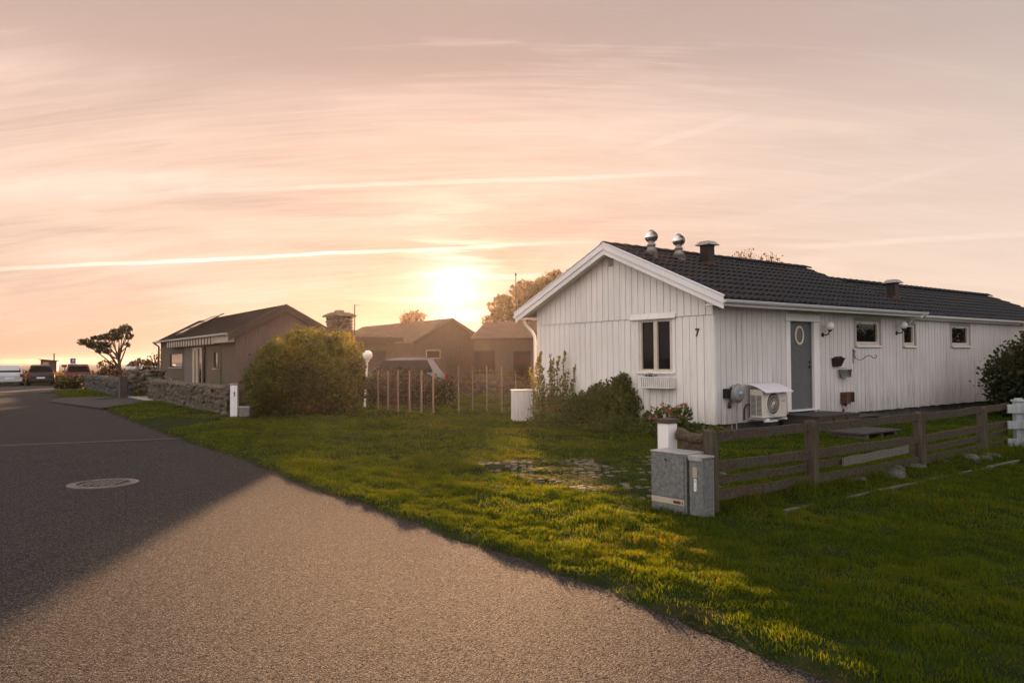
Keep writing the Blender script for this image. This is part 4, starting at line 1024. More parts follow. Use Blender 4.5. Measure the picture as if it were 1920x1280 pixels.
def cabinets():
    u = HU
    t = thing('electrical_cabinet', 'wide galvanised grey metal cabinet with a beige strip, left one at the lawn corner', 'cabinet', (1.73, 7.885, 0), HR, 'galvanised cabinets by the fence')
    # local +y runs along the front face away from the camera, front faces local -x
    b = MB(); b.box(0, .26, 0, .465, -.05, .635); b.build('housing', 'zinc_cab', t, bevel=.006)
    b = MB(); b.box(-.008, .27, -.008, .473, .636, .655); b.build('lid', 'zinc_top', t, bevel=.005)
    b = MB(); b.box(-.010, -.001, .028, .458, .20, .625); b.build('door', 'zinc_cab', t, bevel=.003)
    b = MB(); b.box(-.010, -.001, .028, .458, .128, .186); s = b.build('beige_strip', 'beige', t, bevel=.002)
    b = MB(); b.box(-.0125, -.0102, .07, .165, .142, .170); b.box(-.0125, -.0102, .045, .053, .140, .172); b.build('plate', 'rust', s)
    b = MB(); b.box(-.010, -.001, .028, .458, .0, .12); b.build('plinth', 'zinc_cab', t, bevel=.002)
    b = MB(); b.tube([(-.010, .26, .575), (-.022, .26, .575)], .009, 8); b.tube([(-.016, .26, .575), (-.016, .245, .555)], .004, 6); b.build('lock', 'dark_metal', t)
    t = thing('electrical_cabinet', 'narrow galvanised grey metal cabinet with a white tag, right one against the fence post', 'cabinet', (1.85, 7.715, 0), HR, 'galvanised cabinets by the fence')
    b = MB(); b.box(0, .165, 0, .165, -.05, .62); b.build('housing', 'zinc_cab', t, bevel=.005)
    b = MB(); b.box(-.01, .175, -.01, .18, .621, .642); b.box(-.014, -.003, .0, .17, .592, .621); b.build('lid', 'zinc_top', t, bevel=.004)
    b = MB(); b.box(-.006, -.0005, .065, .12, .43, .53); b.build('plate', 'beige', t)
    b = MB(); b.prism([(.072, .31), (.078, .295), (.097, .295), (.103, .31), (.103, .405), (.097, .42), (.078, .42), (.072, .405)], lambda a, z, d: (d, a, z), -.008, -.001); b.build('tag', 'sign_white', t)
    b = MB(); b.box(-.010, -.0085, .084, .090, .38, .405); b.box(-.010, -.0085, .080, .095, .33, .333); b.build('tag_mark', 'black', t)
    b = MB(); b.box(.03, .14, -.003, -.0005, .55, .585); b.box(.03, .14, -.003, -.0005, .02, .05); b.build('embossed_band', 'zinc_cab', t)
    b = MB(); b.box(.161, .1655, -.004, .0, .0, .6); b.build('edge_strip', 'zinc_top', t)
cabinets()

def white_fence():
    t = thing('white_fence', 'white painted plank fence with a post and three boards at the right edge', 'fence', (8.28, 13.15, 0), radians(-8))
    b = MB(); b.box(.10, .24, -.02, .12, -.1, .84); b.build('post', 'fence_white_shaded', t, bevel=.005)
    b = MB(); b.box(.08, .26, -.045, .14, .842, .875); b.box(.12, .22, -.0, .1, .875, .90); b.build('post_cap', 'fence_white_shaded', t, bevel=.004)
    for z0, z1 in ((.655, .80), (.395, .525), (.10, .235)):
        b = MB(); b.box(-.05, 2.6, -.06, -.023, z0, z1); b.build('board', 'fence_white_shaded', t, bevel=.004)
    b = MB(); b.box(1.6, 1.74, -.02, .12, -.1, .84); b.build('post', 'fence_white_shaded', t, bevel=.005)
white_fence()

def white_cupboard():
    t = thing('garden_cupboard', 'peeling white wooden box cupboard standing on the lawn left of the white house', 'cupboard', (.235, 19.55, 0), radians(12))
    b = MB(); b.box(-.24, -.13, -.17, .17, .02, .84); b.box(.17, .24, -.17, .17, .02, .84); b.box(-.13, .17, .0, .17, .02, .84); b.box(-.13, .17, -.17, -.12, .77, .84); b.build('cupboard_body', 'board', t)
    for k in range(4): b = MB(); b.box(-.125+k*.073, -.125+k*.073+.064, -.172, -.14, .0+.015*(k % 2), .765); b.build('door_plank', 'board', t)
    b = MB(); b.box(-.262, .262, -.20, .19, .845, .868); b.build('cupboard_top', 'trim_white', t, bevel=.004)
white_cupboard()

def stone_wall(name_label, p, q, h, w, m, size=.16, cap=None, group=None):
    p = Vector((*p, 0)); q = Vector((*q, 0)); d = (q-p); L = d.length; rz = atan2(d.y, d.x)
    t = MB(); t.box(0, L, -w/2+.06, w/2-.06, -.1, h-.08)
    r = size/2; y = -w/2
    z = r*.7
    while z < h-r*.5:
        x = -.02
        while x < L+.05:
            s = random.uniform(.75, 1.45)
            for sy in (-1, 1):
                t.stone((x+random.uniform(-.4, .4)*r, sy*(w/2-.06+random.uniform(-.03, .02)), z+random.uniform(-.45, .45)*r), r*random.uniform(.7, 1.25), s, .75, random.uniform(.6, 1.2), random.uniform(-.3, .3), .35)
            x += r*2*s*.92
        z += r*1.6
    x = 0
    while x < L:
        s = random.uniform(1.0, 1.9); t.stone((x, random.uniform(-.05, .05), h-r*.75), r*1.15, s, w*.48/r*.9, .75, random.uniform(-.1, .1)); x += r*2*s
    for e in (0, L):
        z = r
        while z < h-r*.5:
            t.stone((e, -w*.22, z), r*1.2, .7, 1.2, .95); t.stone((e, w*.22, z), r*1.2, .7, 1.2, .95); z += r*1.8
    o = t.build('stone_wall', m); o.location = p; o.rotation_euler = (0, 0, rz)
    tag(o, name_label, 'stone wall', group); return o
GW = 'dry stone walls along the lawn'
stone_wall('long brown dry stone wall behind the white number post, left of the big bush', (-8.32, 23.45), (-15.55, 34.3), .88, .5, 'stone', .20, group=GW)
stone_wall('greyer dry stone wall further away between the dark pillar and the pine', (-17.95, 36.6), (-26.4, 49.2), .88, .5, 'stone_grey', .26, group=GW)
stone_wall('low reddish stone wall on the lawn behind the wire fences', (-4.3, 36.5), (1.6, 35.5), .66, .45, 'stone', .22, group=GW)
stone_wall('stone wall with a flat top in the garden behind the gateway', (-20.5, 42.5), (-15.5, 42.0), 1.15, .5, 'stone', .3, group=GW)

def small_posts():
    t = thing('number_post', 'white square wooden post with a small black number at the end of the stone wall', 'post', (-8.02, 22.75, 0), radians(8))
    b = MB(); b.box(-.10, .10, -.10, .10, -.1, .93); b.build('post_body', 'trim_white', t, bevel=.006)
    b = MB(); b.box(-.115, .115, -.115, .115, .955, .985); b.box(-.10, .10, -.10, .10, .93, .955); b.build('post_cap', 'flash', t)
    b = MB(); b.box(.01, .028, -.108, -.1005, .62, .76); b.box(-.006, .012, -.108, -.1005, .62, .64); b.box(-.008, .010, -.108, -.1005, .69, .72); b.box(.026, .036, -.108, -.1005, .66, .72); b.build('number', 'black', t)
    t = thing('bin', 'small grey plastic box with a lid at the foot of the white number post', 'box', (-7.70, 22.72, 0), radians(5))
    b = MB(); vs = [(-.14, -.12, 0), (.14, -.12, 0), (.14, .12, 0), (-.14, .12, 0), (-.155, -.135, .29), (.155, -.135, .29), (.155, .135, .29), (-.155, .135, .29)]
    b.add(vs, [(0, 3, 2, 1), (4, 5, 6, 7), (0, 1, 5, 4), (1, 2, 6, 5), (2, 3, 7, 6), (3, 0, 4, 7)]); b.build('box_body', 'skip', t, bevel=.01)
    b = MB(); b.box(-.17, .17, -.15, .15, .292, .33); b.build('box_lid', 'zinc_top', t, bevel=.01)
    # dark slatted pillar at the driveway
    t = thing('dark_pillar', 'dark slatted wooden pillar with a pale left edge standing by the driveway', 'pillar', (-17.55, 35.5, 0), radians(20))
    b = MB(); b.box(-.10, .20, -.13, .13, 0, .98); b.build('pillar_body', 'black', t)
    b = MB(); b.box(-.155, -.103, -.14, .14, 0, 1.0); b.build('side_board', 'pale_wood', t)
    for k in range(5): b = MB(); b.box(-.09+k*.058, -.09+k*.058+.045, -.15, -.132, .02, .97); b.build('slat', 'fascia', t)
    b = MB(); b.box(-.17, .22, -.16, .16, 1.003, 1.03); b.build('top_board', 'pale_wood', t)
    # gate piers + iron gate
    t = thing('gate_pier', 'broad stone gate pier behind the dark pillar at the driveway', 'pier', (-16.7, 36.9, 0), radians(35))
    b = MB()
    for k in range(6):
        for sx in (-1, 1):
            for sy in (-1, 1): b.stone((sx*.17, sy*.17, .12+k*.19), .2, 1, 1, .62, random.uniform(0, 1))
    b.build('pier_body', 'stone', t)
    b = MB(); b.box(-.42, .42, -.42, .42, 1.19, 1.25); b.build('pier_cap', 'stone', t, bevel=.02)
    t = thing('garden_plants', 'green garden plants with white flowers in the gateway of the stone wall', 'plants', (-16.2, 38.0, 0))
    P, N = blob_points([(0, 0, .35, .55, .4, .45), (.7, .3, .3, .4, .3, .35)], 900, .4); leaves('foliage', 'leaf_green', P, .09, t)
    P = np.array([[-.1, -.4, .78], [.75, -.1, .72], [.15, -.35, .7]])
    P = np.repeat(P, 14, 0)+RNG.normal(size=(42, 3))*.045; leaves('flower_head', 'globe', P, .07, t)
    # globe garden lamp by the big bush
    t = thing('garden_lamp', 'white globe garden lamp on a thin white pole right of the big bush', 'garden lamp', (-4.98, 26.8, 0))
    b = MB(); b.tube([(-.05, 0, -.1), (0, 0, .8), (.05, 0, 1.62)], .035, 8); b.build('pole', 'paint_white', t)
    b = MB(); b.sphere((.06, 0, 1.80), .17, 22, 14); b.build('globe', 'globe', t)
    b = MB(); b.lathe([(.05, 1.58), (.075, 1.61), (.07, 1.64)], (.055, 0, 0), 14); b.build('collar', 'paint_white', t)
small_posts()

def wire_fence(label, pts, heights, seg_lo, z_mesh, grp='wire fences on the lawn'):
    x0, y0 = pts[0]; t = thing('wire_fence', label, 'fence', (x0, y0, 0), 0, grp)
    for i, (x, y) in enumerate(pts):
        b = MB(); lean = random.uniform(-.01, .01)
        b.tube([(x-x0, y-y0, -.05), (x-x0+lean, y-y0, heights[i]*.5), (x-x0+lean, y-y0, heights[i])], [.030, .027, .027] if i in seg_lo else [.024, .021, .021], 7); b.build('stake', 'stake', t)
    for i in range(len(pts)-1):
        a = Vector((*pts[i], 0)); c = Vector((*pts[i+1], 0)); o = Vector((x0, y0, 0)); n = max(3, int((c-a).length/.11)); b = MB()
        for k in range(n+1):
            p = a+(c-a)*k/n-o; b.bar(p+Vector((0, 0, .03)), p+Vector((0, 0, z_mesh)), .006, .006, (0, 1, 0))
        for k in range(8):
            z = .05+(z_mesh-.06)*k/7; b.bar(a-o+Vector((0, 0, z)), c-o+Vector((0, 0, z)), .006, .006)
        b.build('wire_mesh', 'wire', t)
    return t
wire_fence('wire mesh fence with five thick stakes, the left run beside the garden lamp', [(-4.35, 25.6), (-3.94, 24.99), (-3.52, 24.31), (-3.12, 23.97), (-2.69, 23.34), (-2.31, 23.01)], [1.25, 1.3, 1.3, 1.3, 1.32, 1.35], (1, 2, 3, 4, 5), 1.22)
wire_fence('wire mesh fence with four slim taller stakes, the right run beside the white cupboard', [(-1.6, 23.5), (-1.19, 23.75), (-.76, 23.41), (-.30, 22.6), (.10, 23.2)], [1.44, 1.44, 1.44, 1.42, 1.2], (), 1.30)

def rocks():
    i = 0
    spots = [(.95, .02, .10, 'pale rock nearest to the second fence post'), (1.72, -.06, .14, 'broad flat rock below the loose grey plank'), (2.0, .05, .16, 'largest grey rock under the middle fence bay'), (2.35, -.05, .09, 'small rock just left of the third fence post'),
             (3.35, .0, .06, 'small pale stone right of the third fence post'), (4.05, -.05, .13, 'brown rock in the far fence bay'), (4.42, -.10, .08, 'small rock beside the white rock by the far post'), (4.75, -.08, .12, 'pale rock at the foot of the fourth fence post')]
    for s, o, r, lab in spots:
        b = MB(); b.stone((0, 0, 0), r, 1.5, 1.0, .6, random.uniform(0, 3), .3)
        ob = b.build('rock', 'stone_grey'); x, y = 3.49+HU[0]*s+HV[0]*o, 9.22+HU[1]*s+HV[1]*o; ob.location = (x, y, float(ground_z(np.array(x), np.array(y)))-r*.05); tag(ob, lab, 'rock', 'rocks under the fence')
rocks()

# ------------------------------------------------------------------ the brown houses
def seam_roof(b, x0, z0, x1, z1, y0, y1, th=.05, step=.45):
    b.add([(x0, y0, z0), (x1, y0, z1), (x1, y1, z1), (x0, y1, z0), (x0, y0, z0-th), (x1, y0, z1-th), (x1, y1, z1-th), (x0, y1, z0-th)],
          [(0, 1, 2, 3), (7, 6, 5, 4), (0, 4, 5, 1), (1, 5, 6, 2), (2, 6, 7, 3), (3, 7, 4, 0)])
    y = y0+.02
    while y < y1: b.bar((x0, y, z0+.012), (x1, y, z1+.012), .025, .035); y += step
def vboards(b, fn, a0, a1, z0, ztf, pitch=.14, ops=[], o1=.02): siding(b, fn, a0, a1, z0, ztf, ops, pitch, .012, 0, o1)

def grey_house():
    H = thing('wooden_house', 'low brown wooden house with striped awning behind the long stone wall', 'house', (-10.55, 30.0, 0), radians(34.4))
    ops = [(8.89, 11.81, 1.35, 2.06), (5.05, 6.82, .1, 2.27), (2.37, 3.07, 1.34, 2.04)]
    b = MB(); b.box(.03, 3.8, .03, 14.2, 0, 2.75)
    b.build('inner_wall', 'house_wood', H)
    b = MB(); vboards(b, gw, 2.0, 6.8, 0, lambda a: 2.72, .16, ops, .04); vboards(b, gw, 8.66, 14.2, 0, lambda a: 2.72, .16, ops, .04); vboards(b, gw, 0, 2.0, 0, lambda a: 2.72, .16, [], -.0); b.build('street_wall', 'house_wood', H)
    b = MB(); b.box(-.03, .03, 6.82, 8.66, 0, 2.5); b.build('stone_panel', 'pebble', H)
    b = MB(); zt = lambda a: 2.80+.53*min(a, 3.82-a); vboards(b, lw, 0, 3.82, 0, zt, .13, [], .02)
    b.prism([(0.01, 0), (3.81, 0), (3.81, 2.78), (1.91, 3.78), (.01, 2.78)], lambda a, z, d: (a, d, z), .001, .02); b.build('gable_wall', 'house_purple', H)
    r = MB(); seam_roof(r, -.30, 2.83-.16, 1.91, 3.84, -.15, 14.4); seam_roof(r, 4.12, 2.83-.16, 1.91, 3.84, -.15, 14.4, .055); R = r.build('roof', 'house_roof', H)
    for x0, x1, z0, z1 in ((-.30, 1.91, 2.67, 3.84), (4.12, 1.91, 2.67, 3.84)):
        b = MB(); b.prism([(x0, z0-.02), (x1, z1-.02), (x1, z1-.26), (x0, z0-.26)], lambda a, z, d: (a, d, z), -.20, -.16); b.prism([(x0, z0+.03), (x1, z1+.03), (x1, z1-.02), (x0, z0-.02)], lambda a, z, d: (a, d, z), -.21, -.13); b.build('barge_board', 'fascia', H)
    b = MB(); b.tube([(-.36, -.15, 2.66), (-.36, 14.4, 2.66)], .055, 8); b.build('gutter', 'flash', H)
    b = MB(); b.tube([(-.36, 14.2, 2.62), (-.12, 14.22, 2.45), (-.12, 14.22, .1)], .05, 8); b.build('downpipe', 'fascia', H)
    b = MB(); b.tube([(-.10, 4.5, 2.5), (-.10, 4.5, .1)], .05, 8); b.build('downpipe', 'fascia', H)
    # striped awning valance and the box beside it
    A_ = MB(); A_.box(-.30, -.05, -.1, 2.0, 2.36, 2.60); A_.box(-.30, -.05, 2.0, 11.0, 2.55, 2.62); AW = A_.build('awning_box', 'beige', H)
    b = MB(); k = 0; y = 2.0
    while y < 10.9: b.box(-.325, -.302, y, y+.26, 2.33, 2.60); y += .52
    b.build('pale_stripe', 'frame_pale', AW); b = MB(); y = 2.26
    while y < 10.9: b.box(-.323, -.302, y, y+.26, 2.33, 2.60); y += .52
    b.build('dark_stripe', 'fascia', AW)
    # openings
    def win(a0, a1, z0, z1, name='window'):
        b = MB(); wb(b, gw, a0, a0+.05, -.03, .05, z0, z1); wb(b, gw, a1-.05, a1, -.03, .05, z0, z1); wb(b, gw, a0+.05, a1-.05, -.03, .05, z1-.05, z1); wb(b, gw, a0+.05, a1-.05, -.03, .05, z0, z0+.05)
        w = b.build(name, 'fascia', H); b = MB(); wb(b, gw, a0+.05, a1-.05, .0, .006, z0+.05, z1-.05); b.build('pane', 'glass_bright', w)
        b = MB(); wb(b, gw, a0-.05, a1+.03, .05, .12, z0-.03, z0+.01); b.build('sill', 'frame_pale', w)
    win(8.89, 11.81, 1.35, 2.06); win(2.37, 3.07, 1.34, 2.04)
    b = MB(); wb(b, gw, 5.8, 6.82, -.02, .06, .1, 2.27); wb(b, gw, 5.05, 5.12, -.02, .06, .1, 2.27); wb(b, gw, 5.12, 5.8, -.02, .06, 2.2, 2.27); d = b.build('terrace_door', 'frame_pale', H)
    b = MB(); wb(b, gw, 5.12, 5.8, .0, .02, .2, 2.2); b.build('pane', 'glass_bright', d)
    b = MB(); wb(b, gw, 6.2, 6.35, .062, .07, .3, 2.1); b.build('inset', 'fascia', d)
    # strip of opening roof windows
    def rp(x, y, o): n = Vector((-.53, 0, 1)).normalized(); return Vector((x, y, 2.83+.53*x))+n*o
    for i, (x0, x1) in enumerate(((.15, .62), (.68, 1.2), (1.26, 1.80))):
        b = MB(); o = .10
        for (a, c) in (((x0, 9.6), (x1, 9.6)), ((x0, 10.9), (x1, 10.9))): b.bar(rp(a[0], a[1], o), rp(c[0], c[1], o), .07, .10)
        for x in (x0, x1): b.bar(rp(x, 9.6, o), rp(x, 10.9, o), .05, .10)
        w = b.build('roof_window', 'fascia', R)
        b = MB(); b.add([rp(x0, 9.62, .14), rp(x1, 9.62, .14), rp(x1, 10.88, .14), rp(x0, 10.88, .14)], [(0, 1, 2, 3)]); 
        me = b; o_ = me.build('roof_pane', 'glass_bright', R)
    b = MB(); b.bar(rp(1.1, 9.2, .14), rp(1.95, 9.2, .14), .5, .04); b.build('solar_panel', 'glass', R)
grey_house()

def middle_house():
    H = thing('wooden_house', 'wide brown house with ribbed metal roof, stone chimney and low wing in the middle distance', 'house', (-6.1, 50.0, 0), radians(34.4))
    b = MB(); b.box(.03, 5.13, .03, 13.9, 0, 2.95); b.build('inner_wall', 'house_wood', H)
    ops = [(.76, 1.68, 1.78, 2.23)]
    b = MB(); zt = lambda a: 2.94+.535*min(a, 5.16-a); vboards(b, lw, 0, 5.16, 0, zt, .2, ops, .025)
    b.prism([(.01, 0), (5.15, 0), (5.15, 2.9), (2.58, 4.28), (.01, 2.9)], lambda a, z, d: (a, d, z), .001, .02); b.build('gable_wall', 'house_wood', H)
    b = MB(); wb(b, lw, .70, 1.74, .02, .05, 1.72, 2.29); w = b.build('window', 'frame_pale', H); b = MB(); wb(b, lw, .76, 1.68, .05, .055, 1.78, 2.23); b.build('pane', 'glass_bright', w)
    r = MB(); seam_roof(r, -.35, 2.98-.19, 2.58, 4.35, -.2, 14.2, .06, .6); seam_roof(r, 5.5, 2.98-.19, 2.58, 4.35, -.2, 14.2, .065, .6); r.build('roof', 'roof_copper', H)
    for x0, x1 in ((-.35, 2.58), (5.5, 2.58)):
        b = MB(); b.prism([(x0, 2.76), (x1, 4.32), (x1, 4.08), (x0, 2.52)], lambda a, z, d: (a, d, z), -.25, -.205); b.build('barge_board', 'fascia', H)
    # low wing
    b = MB(); b.box(-10.9, -3.7, -4.64, 3, 0, 2.68)
    b.box(-3.7, 0, -.5, 3, 0, 2.68); W = b.build('wing_wall', 'house_wood', H)
    for x in (-8.2, -6.6, -5.3): b = MB(); b.box(x, x+1.0, -4.67, -4.645, .1, 2.2); b.build('wing_door', 'fascia', W)
    b = MB()
    def slab(x0, x1, y0, y1, z0, z1, th):
        b.add([(x0, y0, z0), (x1, y0, z0), (x1, y1, z1), (x0, y1, z1), (x0, y0, z0-th), (x1, y0, z0-th), (x1, y1, z1-th), (x0, y1, z1-th)], [(0, 1, 2, 3), (7, 6, 5, 4), (0, 4, 5, 1), (1, 5, 6, 2), (2, 6, 7, 3), (3, 7, 4, 0)])
    slab(-11.2, -3.4, -4.9, 3.2, 2.88, 3.72, .05)
    x = -11.1
    while x < -3.4: b.bar((x, -4.9, 2.9), (x, 3.2, 3.74), .03, .04); x += .55
    b.build('wing_roof', 'roof_copper', H)
    b = MB(); b.box(-11.25, -3.35, -4.97, -4.905, 2.66, 2.90); b.box(-3.40, -3.34, -4.9, 3, 2.66, 2.90); b.build('wing_fascia', 'fascia', H)
    # chimney
    b = MB(); cx, cy = -6.5, -3.4; b.box(cx-.45, cx+.45, cy-.45, cy+.45, 2.8, 4.0)
    z = 3.0
    while z < 4.05:
        for k in range(4):
            for (sx, sy) in ((k*.3-.45, -.42), (-.42, k*.3-.45), (k*.3-.45, .42)): b.stone((cx+sx, cy+sy, z), .14, 1.1, 1, .65, random.uniform(0, 3))
        z += .16
    CH = b.build('chimney', 'stone', H)
    b = MB(); e = .72; b.box(cx-e, cx+e, cy-e, cy+e, 4.05, 4.12); b.add([(cx-e, cy-e, 4.121), (cx+e, cy-e, 4.121), (cx+e, cy+e, 4.121), (cx-e, cy+e, 4.121), (cx-.42, cy-.42, 4.30), (cx+.42, cy-.42, 4.30), (cx+.42, cy+.42, 4.30), (cx-.42, cy+.42, 4.30)], [(4, 5, 6, 7), (0, 1, 5, 4), (1, 2, 6, 5), (2, 3, 7, 6), (3, 0, 4, 7)]); b.box(cx-.2, cx+.2, cy-.2, cy+.2, 4.301, 4.42); b.build('chimney_cap', 'stone', CH)
    b = MB(); ax, ay = cx+.95, cy+.1; b.tube([(ax, ay, 2.9), (ax, ay, 4.78)], .03, 6); b.tube([(ax, ay, 4.74), (ax+.35, ay, 4.74)], .012, 5); b.tube([(ax+.28, ay-.1, 4.74), (ax+.28, ay+.1, 4.74)], .01, 5); b.build('antenna', 'dark_metal', H)
middle_house()

def right_house():
    H = thing('wooden_house', 'brown hip roofed house partly hidden behind the left corner of the white house', 'house', (-2.3, 47.3, 0), 0)
    b = MB(); b.box(0, 6.5, .02, 6, 0, 2.85); b.build('inner_wall', 'house_wood', H)
    b = MB(); vboards(b, lw, 0, 6.5, 0, lambda a: 2.85, .2, [], .02); b.build('front_wall', 'house_wood', H)
    b = MB(); vs = [(-.25, -.3, 2.9), (6.8, -.3, 2.9), (6.8, 6.3, 2.9), (-.25, 6.3, 2.9), (.6, 2.9, 4.02), (6.4, 2.9, 4.02)]
    b.add(vs, [(0, 1, 5, 4), (1, 2, 5), (2, 3, 4, 5), (3, 0, 4), (3, 2, 1, 0)])
    k = -.1
    while k < 6.7: 
        xt = min(max(k, .6), 6.4); f = 1 if .6 <= k <= 6.4 else (1-abs(k-xt)/.85)
        b.bar((k, -.3, 2.915), (k, -.3+3.2*max(f, .05), 2.915+1.12*max(f, .05)), .03, .035); k += .55
    b.build('roof', 'roof_copper', H)
    b = MB(); b.box(-.27, 6.82, -.34, -.302, 2.78, 2.92); b.build('eave_board', 'fascia', H)
    for x0, x1, z0, z1 in ((.05, 1.25, .8, 2.15), (2.4, 3.4, .1, 2.1)):
        b = MB(); wb(b, lw, x0-.06, x1+.06, .02, .05, z0-.06, z1+.06); w = b.build('window', 'fascia', H); b = MB(); wb(b, lw, x0, x1, .05, .056, z0, z1); b.build('pane', 'glass', w)
right_house()

# ------------------------------------------------------------------ bushes, plants and trees
def bush(name, label, cat, loc, blobs, n, size, m, gap=None, shell=.5, tfun=None, stems=6, stem_h=1.0, group=None, L=.5, up=0.3, floor=.02):
    t = thing(name, label, cat, loc, 0, group)
    P, N = blob_points(blobs, n, shell, gap if gap is not None else 0, L, floor) if gap is not None else blob_points(blobs, n, shell, 0, L, floor)
    tint = tfun(P) if tfun else np.clip(.45+.25*RNG.normal(size=len(P))+.25*wave3(P, 1.1), 0, 1)
    leaves('foliage', m, P, size, t, tint, up=up, outward=N*.5)
    b = MB(); B = blobs
    for k in range(stems):
        q = B[k % len(B)]; a = random.uniform(0, 6.28); e = (q[0]+cos(a)*q[3]*.6, q[1]+sin(a)*q[4]*.6, q[2]+q[5]*random.uniform(.2, .7))
        s = (q[0]*.4+random.uniform(-.1, .1), q[1]*.4, -.05); mid = tuple((s[i]+e[i])/2+random.uniform(-.08, .08) for i in range(3))
        b.tube([s, mid, e], [.035*stem_h, .022*stem_h, .008*stem_h], 5)
    b.build('stems', 'bark', t); return t

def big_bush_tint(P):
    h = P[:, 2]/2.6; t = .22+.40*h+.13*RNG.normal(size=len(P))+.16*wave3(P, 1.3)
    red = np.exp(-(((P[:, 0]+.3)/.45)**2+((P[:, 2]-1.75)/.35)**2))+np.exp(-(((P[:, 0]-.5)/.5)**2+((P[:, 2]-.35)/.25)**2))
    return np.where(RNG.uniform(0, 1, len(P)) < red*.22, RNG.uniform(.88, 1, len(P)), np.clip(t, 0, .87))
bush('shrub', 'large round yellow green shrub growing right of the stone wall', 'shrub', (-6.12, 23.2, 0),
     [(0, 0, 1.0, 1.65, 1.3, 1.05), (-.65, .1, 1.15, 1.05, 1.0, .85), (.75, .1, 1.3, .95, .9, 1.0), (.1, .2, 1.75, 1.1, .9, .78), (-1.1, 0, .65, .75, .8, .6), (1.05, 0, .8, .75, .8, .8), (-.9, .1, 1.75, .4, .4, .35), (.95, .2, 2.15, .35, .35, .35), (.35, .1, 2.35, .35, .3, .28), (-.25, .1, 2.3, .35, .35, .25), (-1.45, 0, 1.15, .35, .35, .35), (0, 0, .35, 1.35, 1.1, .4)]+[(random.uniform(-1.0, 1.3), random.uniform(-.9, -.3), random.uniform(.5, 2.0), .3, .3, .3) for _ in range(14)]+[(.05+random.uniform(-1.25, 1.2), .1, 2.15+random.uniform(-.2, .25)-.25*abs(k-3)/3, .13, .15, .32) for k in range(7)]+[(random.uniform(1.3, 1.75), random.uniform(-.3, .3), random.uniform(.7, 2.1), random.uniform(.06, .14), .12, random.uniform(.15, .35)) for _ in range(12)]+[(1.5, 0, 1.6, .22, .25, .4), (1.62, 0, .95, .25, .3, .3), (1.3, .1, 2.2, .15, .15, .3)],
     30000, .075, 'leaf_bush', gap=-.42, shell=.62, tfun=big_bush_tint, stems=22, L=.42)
bush('shrub', 'dark low hedge shrub behind the left wire fence', 'shrub', (-4.0, 27.6, 0), [(0, 0, .65, 1.0, .8, .68), (.7, .2, .55, .8, .7, .68), (-.6, 0, .65, .6, .6, .66), (1.4, .3, .45, .6, .6, .55), (.2, .1, 1.0, .6, .6, .32)], 11000, .075, 'leaf_dark', gap=-.6)
bush('shrub', 'sparse sunlit shrub with tiny leaves behind the right wire fence', 'shrub', (-.6, 34.0, 0), [(0, 0, .8, 2.2, .5, .45), (1.5, 0, .7, 1.0, .4, .5), (-1.8, .2, .6, .9, .4, .4)], 2600, .07, 'leaf_autumn', gap=-.1, L=.8)
# along the gable of the white house
def tall_plant():
    t = thing('tall_plant', 'tall pale flowering stems against the left end of the white gable', 'plant', (1.1, 19.3, 0)); P = []; b = MB(); T = []
    for k in range(26):
        a = random.uniform(-.62, .55); d = random.uniform(-.35, .25); h = random.uniform(.75, 1.55)+.25*(abs(a+.1) < .35); top = (a*1.12, d, h); b.tube([(a*.7, d*.6, 0), (a*.9, d, h*.5), top], [.008, .006, .003], 4)
        m = 75; q = RNG.uniform(.15, 1, m)**.8; r = .085*(1.15-q)
        pts = np.stack([a*(.7+.42*q)+RNG.normal(size=m)*r, d+RNG.normal(size=m)*r, h*q], 1); P.append(pts); T.append(np.clip(.35+.5*(q > .8)*RNG.uniform(0, 1, m)+.2*RNG.normal(size=m), 0, 1))
        if random.random() < .45:
            m = 40; q = RNG.uniform(0, 1, m); P.append(np.stack([top[0]+.05*q+RNG.normal(size=m)*.012, top[1]+RNG.normal(size=m)*.012, h-.05+.26*q], 1)); T.append(RNG.uniform(.6, 1, m))
    leaves('foliage', 'leaf_pale', np.concatenate(P), .055, t, np.concatenate(T), up=.9); b.build('stems', 'leaf_green', t)
    P, N = blob_points([(0, 0, .4, .65, .4, .4)], 2200, .3, -.5, .4, .02); leaves('undergrowth', 'leaf_pale', P, .05, t, RNG.uniform(0, .8, len(P)))
tall_plant()
bush('shrub', 'green shrub with upright twigs beside the white flower box', 'shrub', (2.15, 17.75, 0), [(0, 0, .45, .75, .5, .5), (.3, .1, .75, .42, .35, .45), (-.55, .1, .45, .5, .4, .42), (.62, 0, .55, .3, .3, .4), (.35, .1, 1.05, .2, .2, .25), (-.15, .1, .8, .3, .25, .3)], 9500, .06, 'leaf_green', gap=-.55, L=.3, up=.8)
bush('ground_plants', 'strip of low green ground plants along the foot of the white gable', 'plants', (1.9, 17.6, 0), [(-1.0, .9, .12, .6, .45, .28), (-.3, .2, .12, .8, .4, .28), (.45, -.4, .12, .7, .4, .26), (1.1, -1.1, .12, .6, .4, .24), (1.6, -1.75, .10, .5, .4, .22), (2.05, -1.9, .08, .4, .3, .2)], 9000, .05, 'leaf_green', gap=-.75, stems=4)
def rose():
    t = bush('rose_bush', 'low rose bush with pink flowers at the corner of the white house', 'rose bush', (3.08, 15.6, 0), [(0, 0, .4, .42, .3, .28), (.25, -.1, .5, .2, .2, .2), (-.3, .1, .42, .2, .2, .18)], 1800, .05, 'leaf_green', gap=-.5, L=.25, up=.5)
    for k in range(15):
        c = np.array([random.uniform(-.46, .42), -.18+random.uniform(-.12, .1), random.uniform(.42, .72)]); P = c+RNG.normal(size=(14, 3))*.018; leaves('flower', 'petal', P, .04, t, np.full(14, random.uniform(0, 1))+RNG.normal(size=14)*.1)
rose()
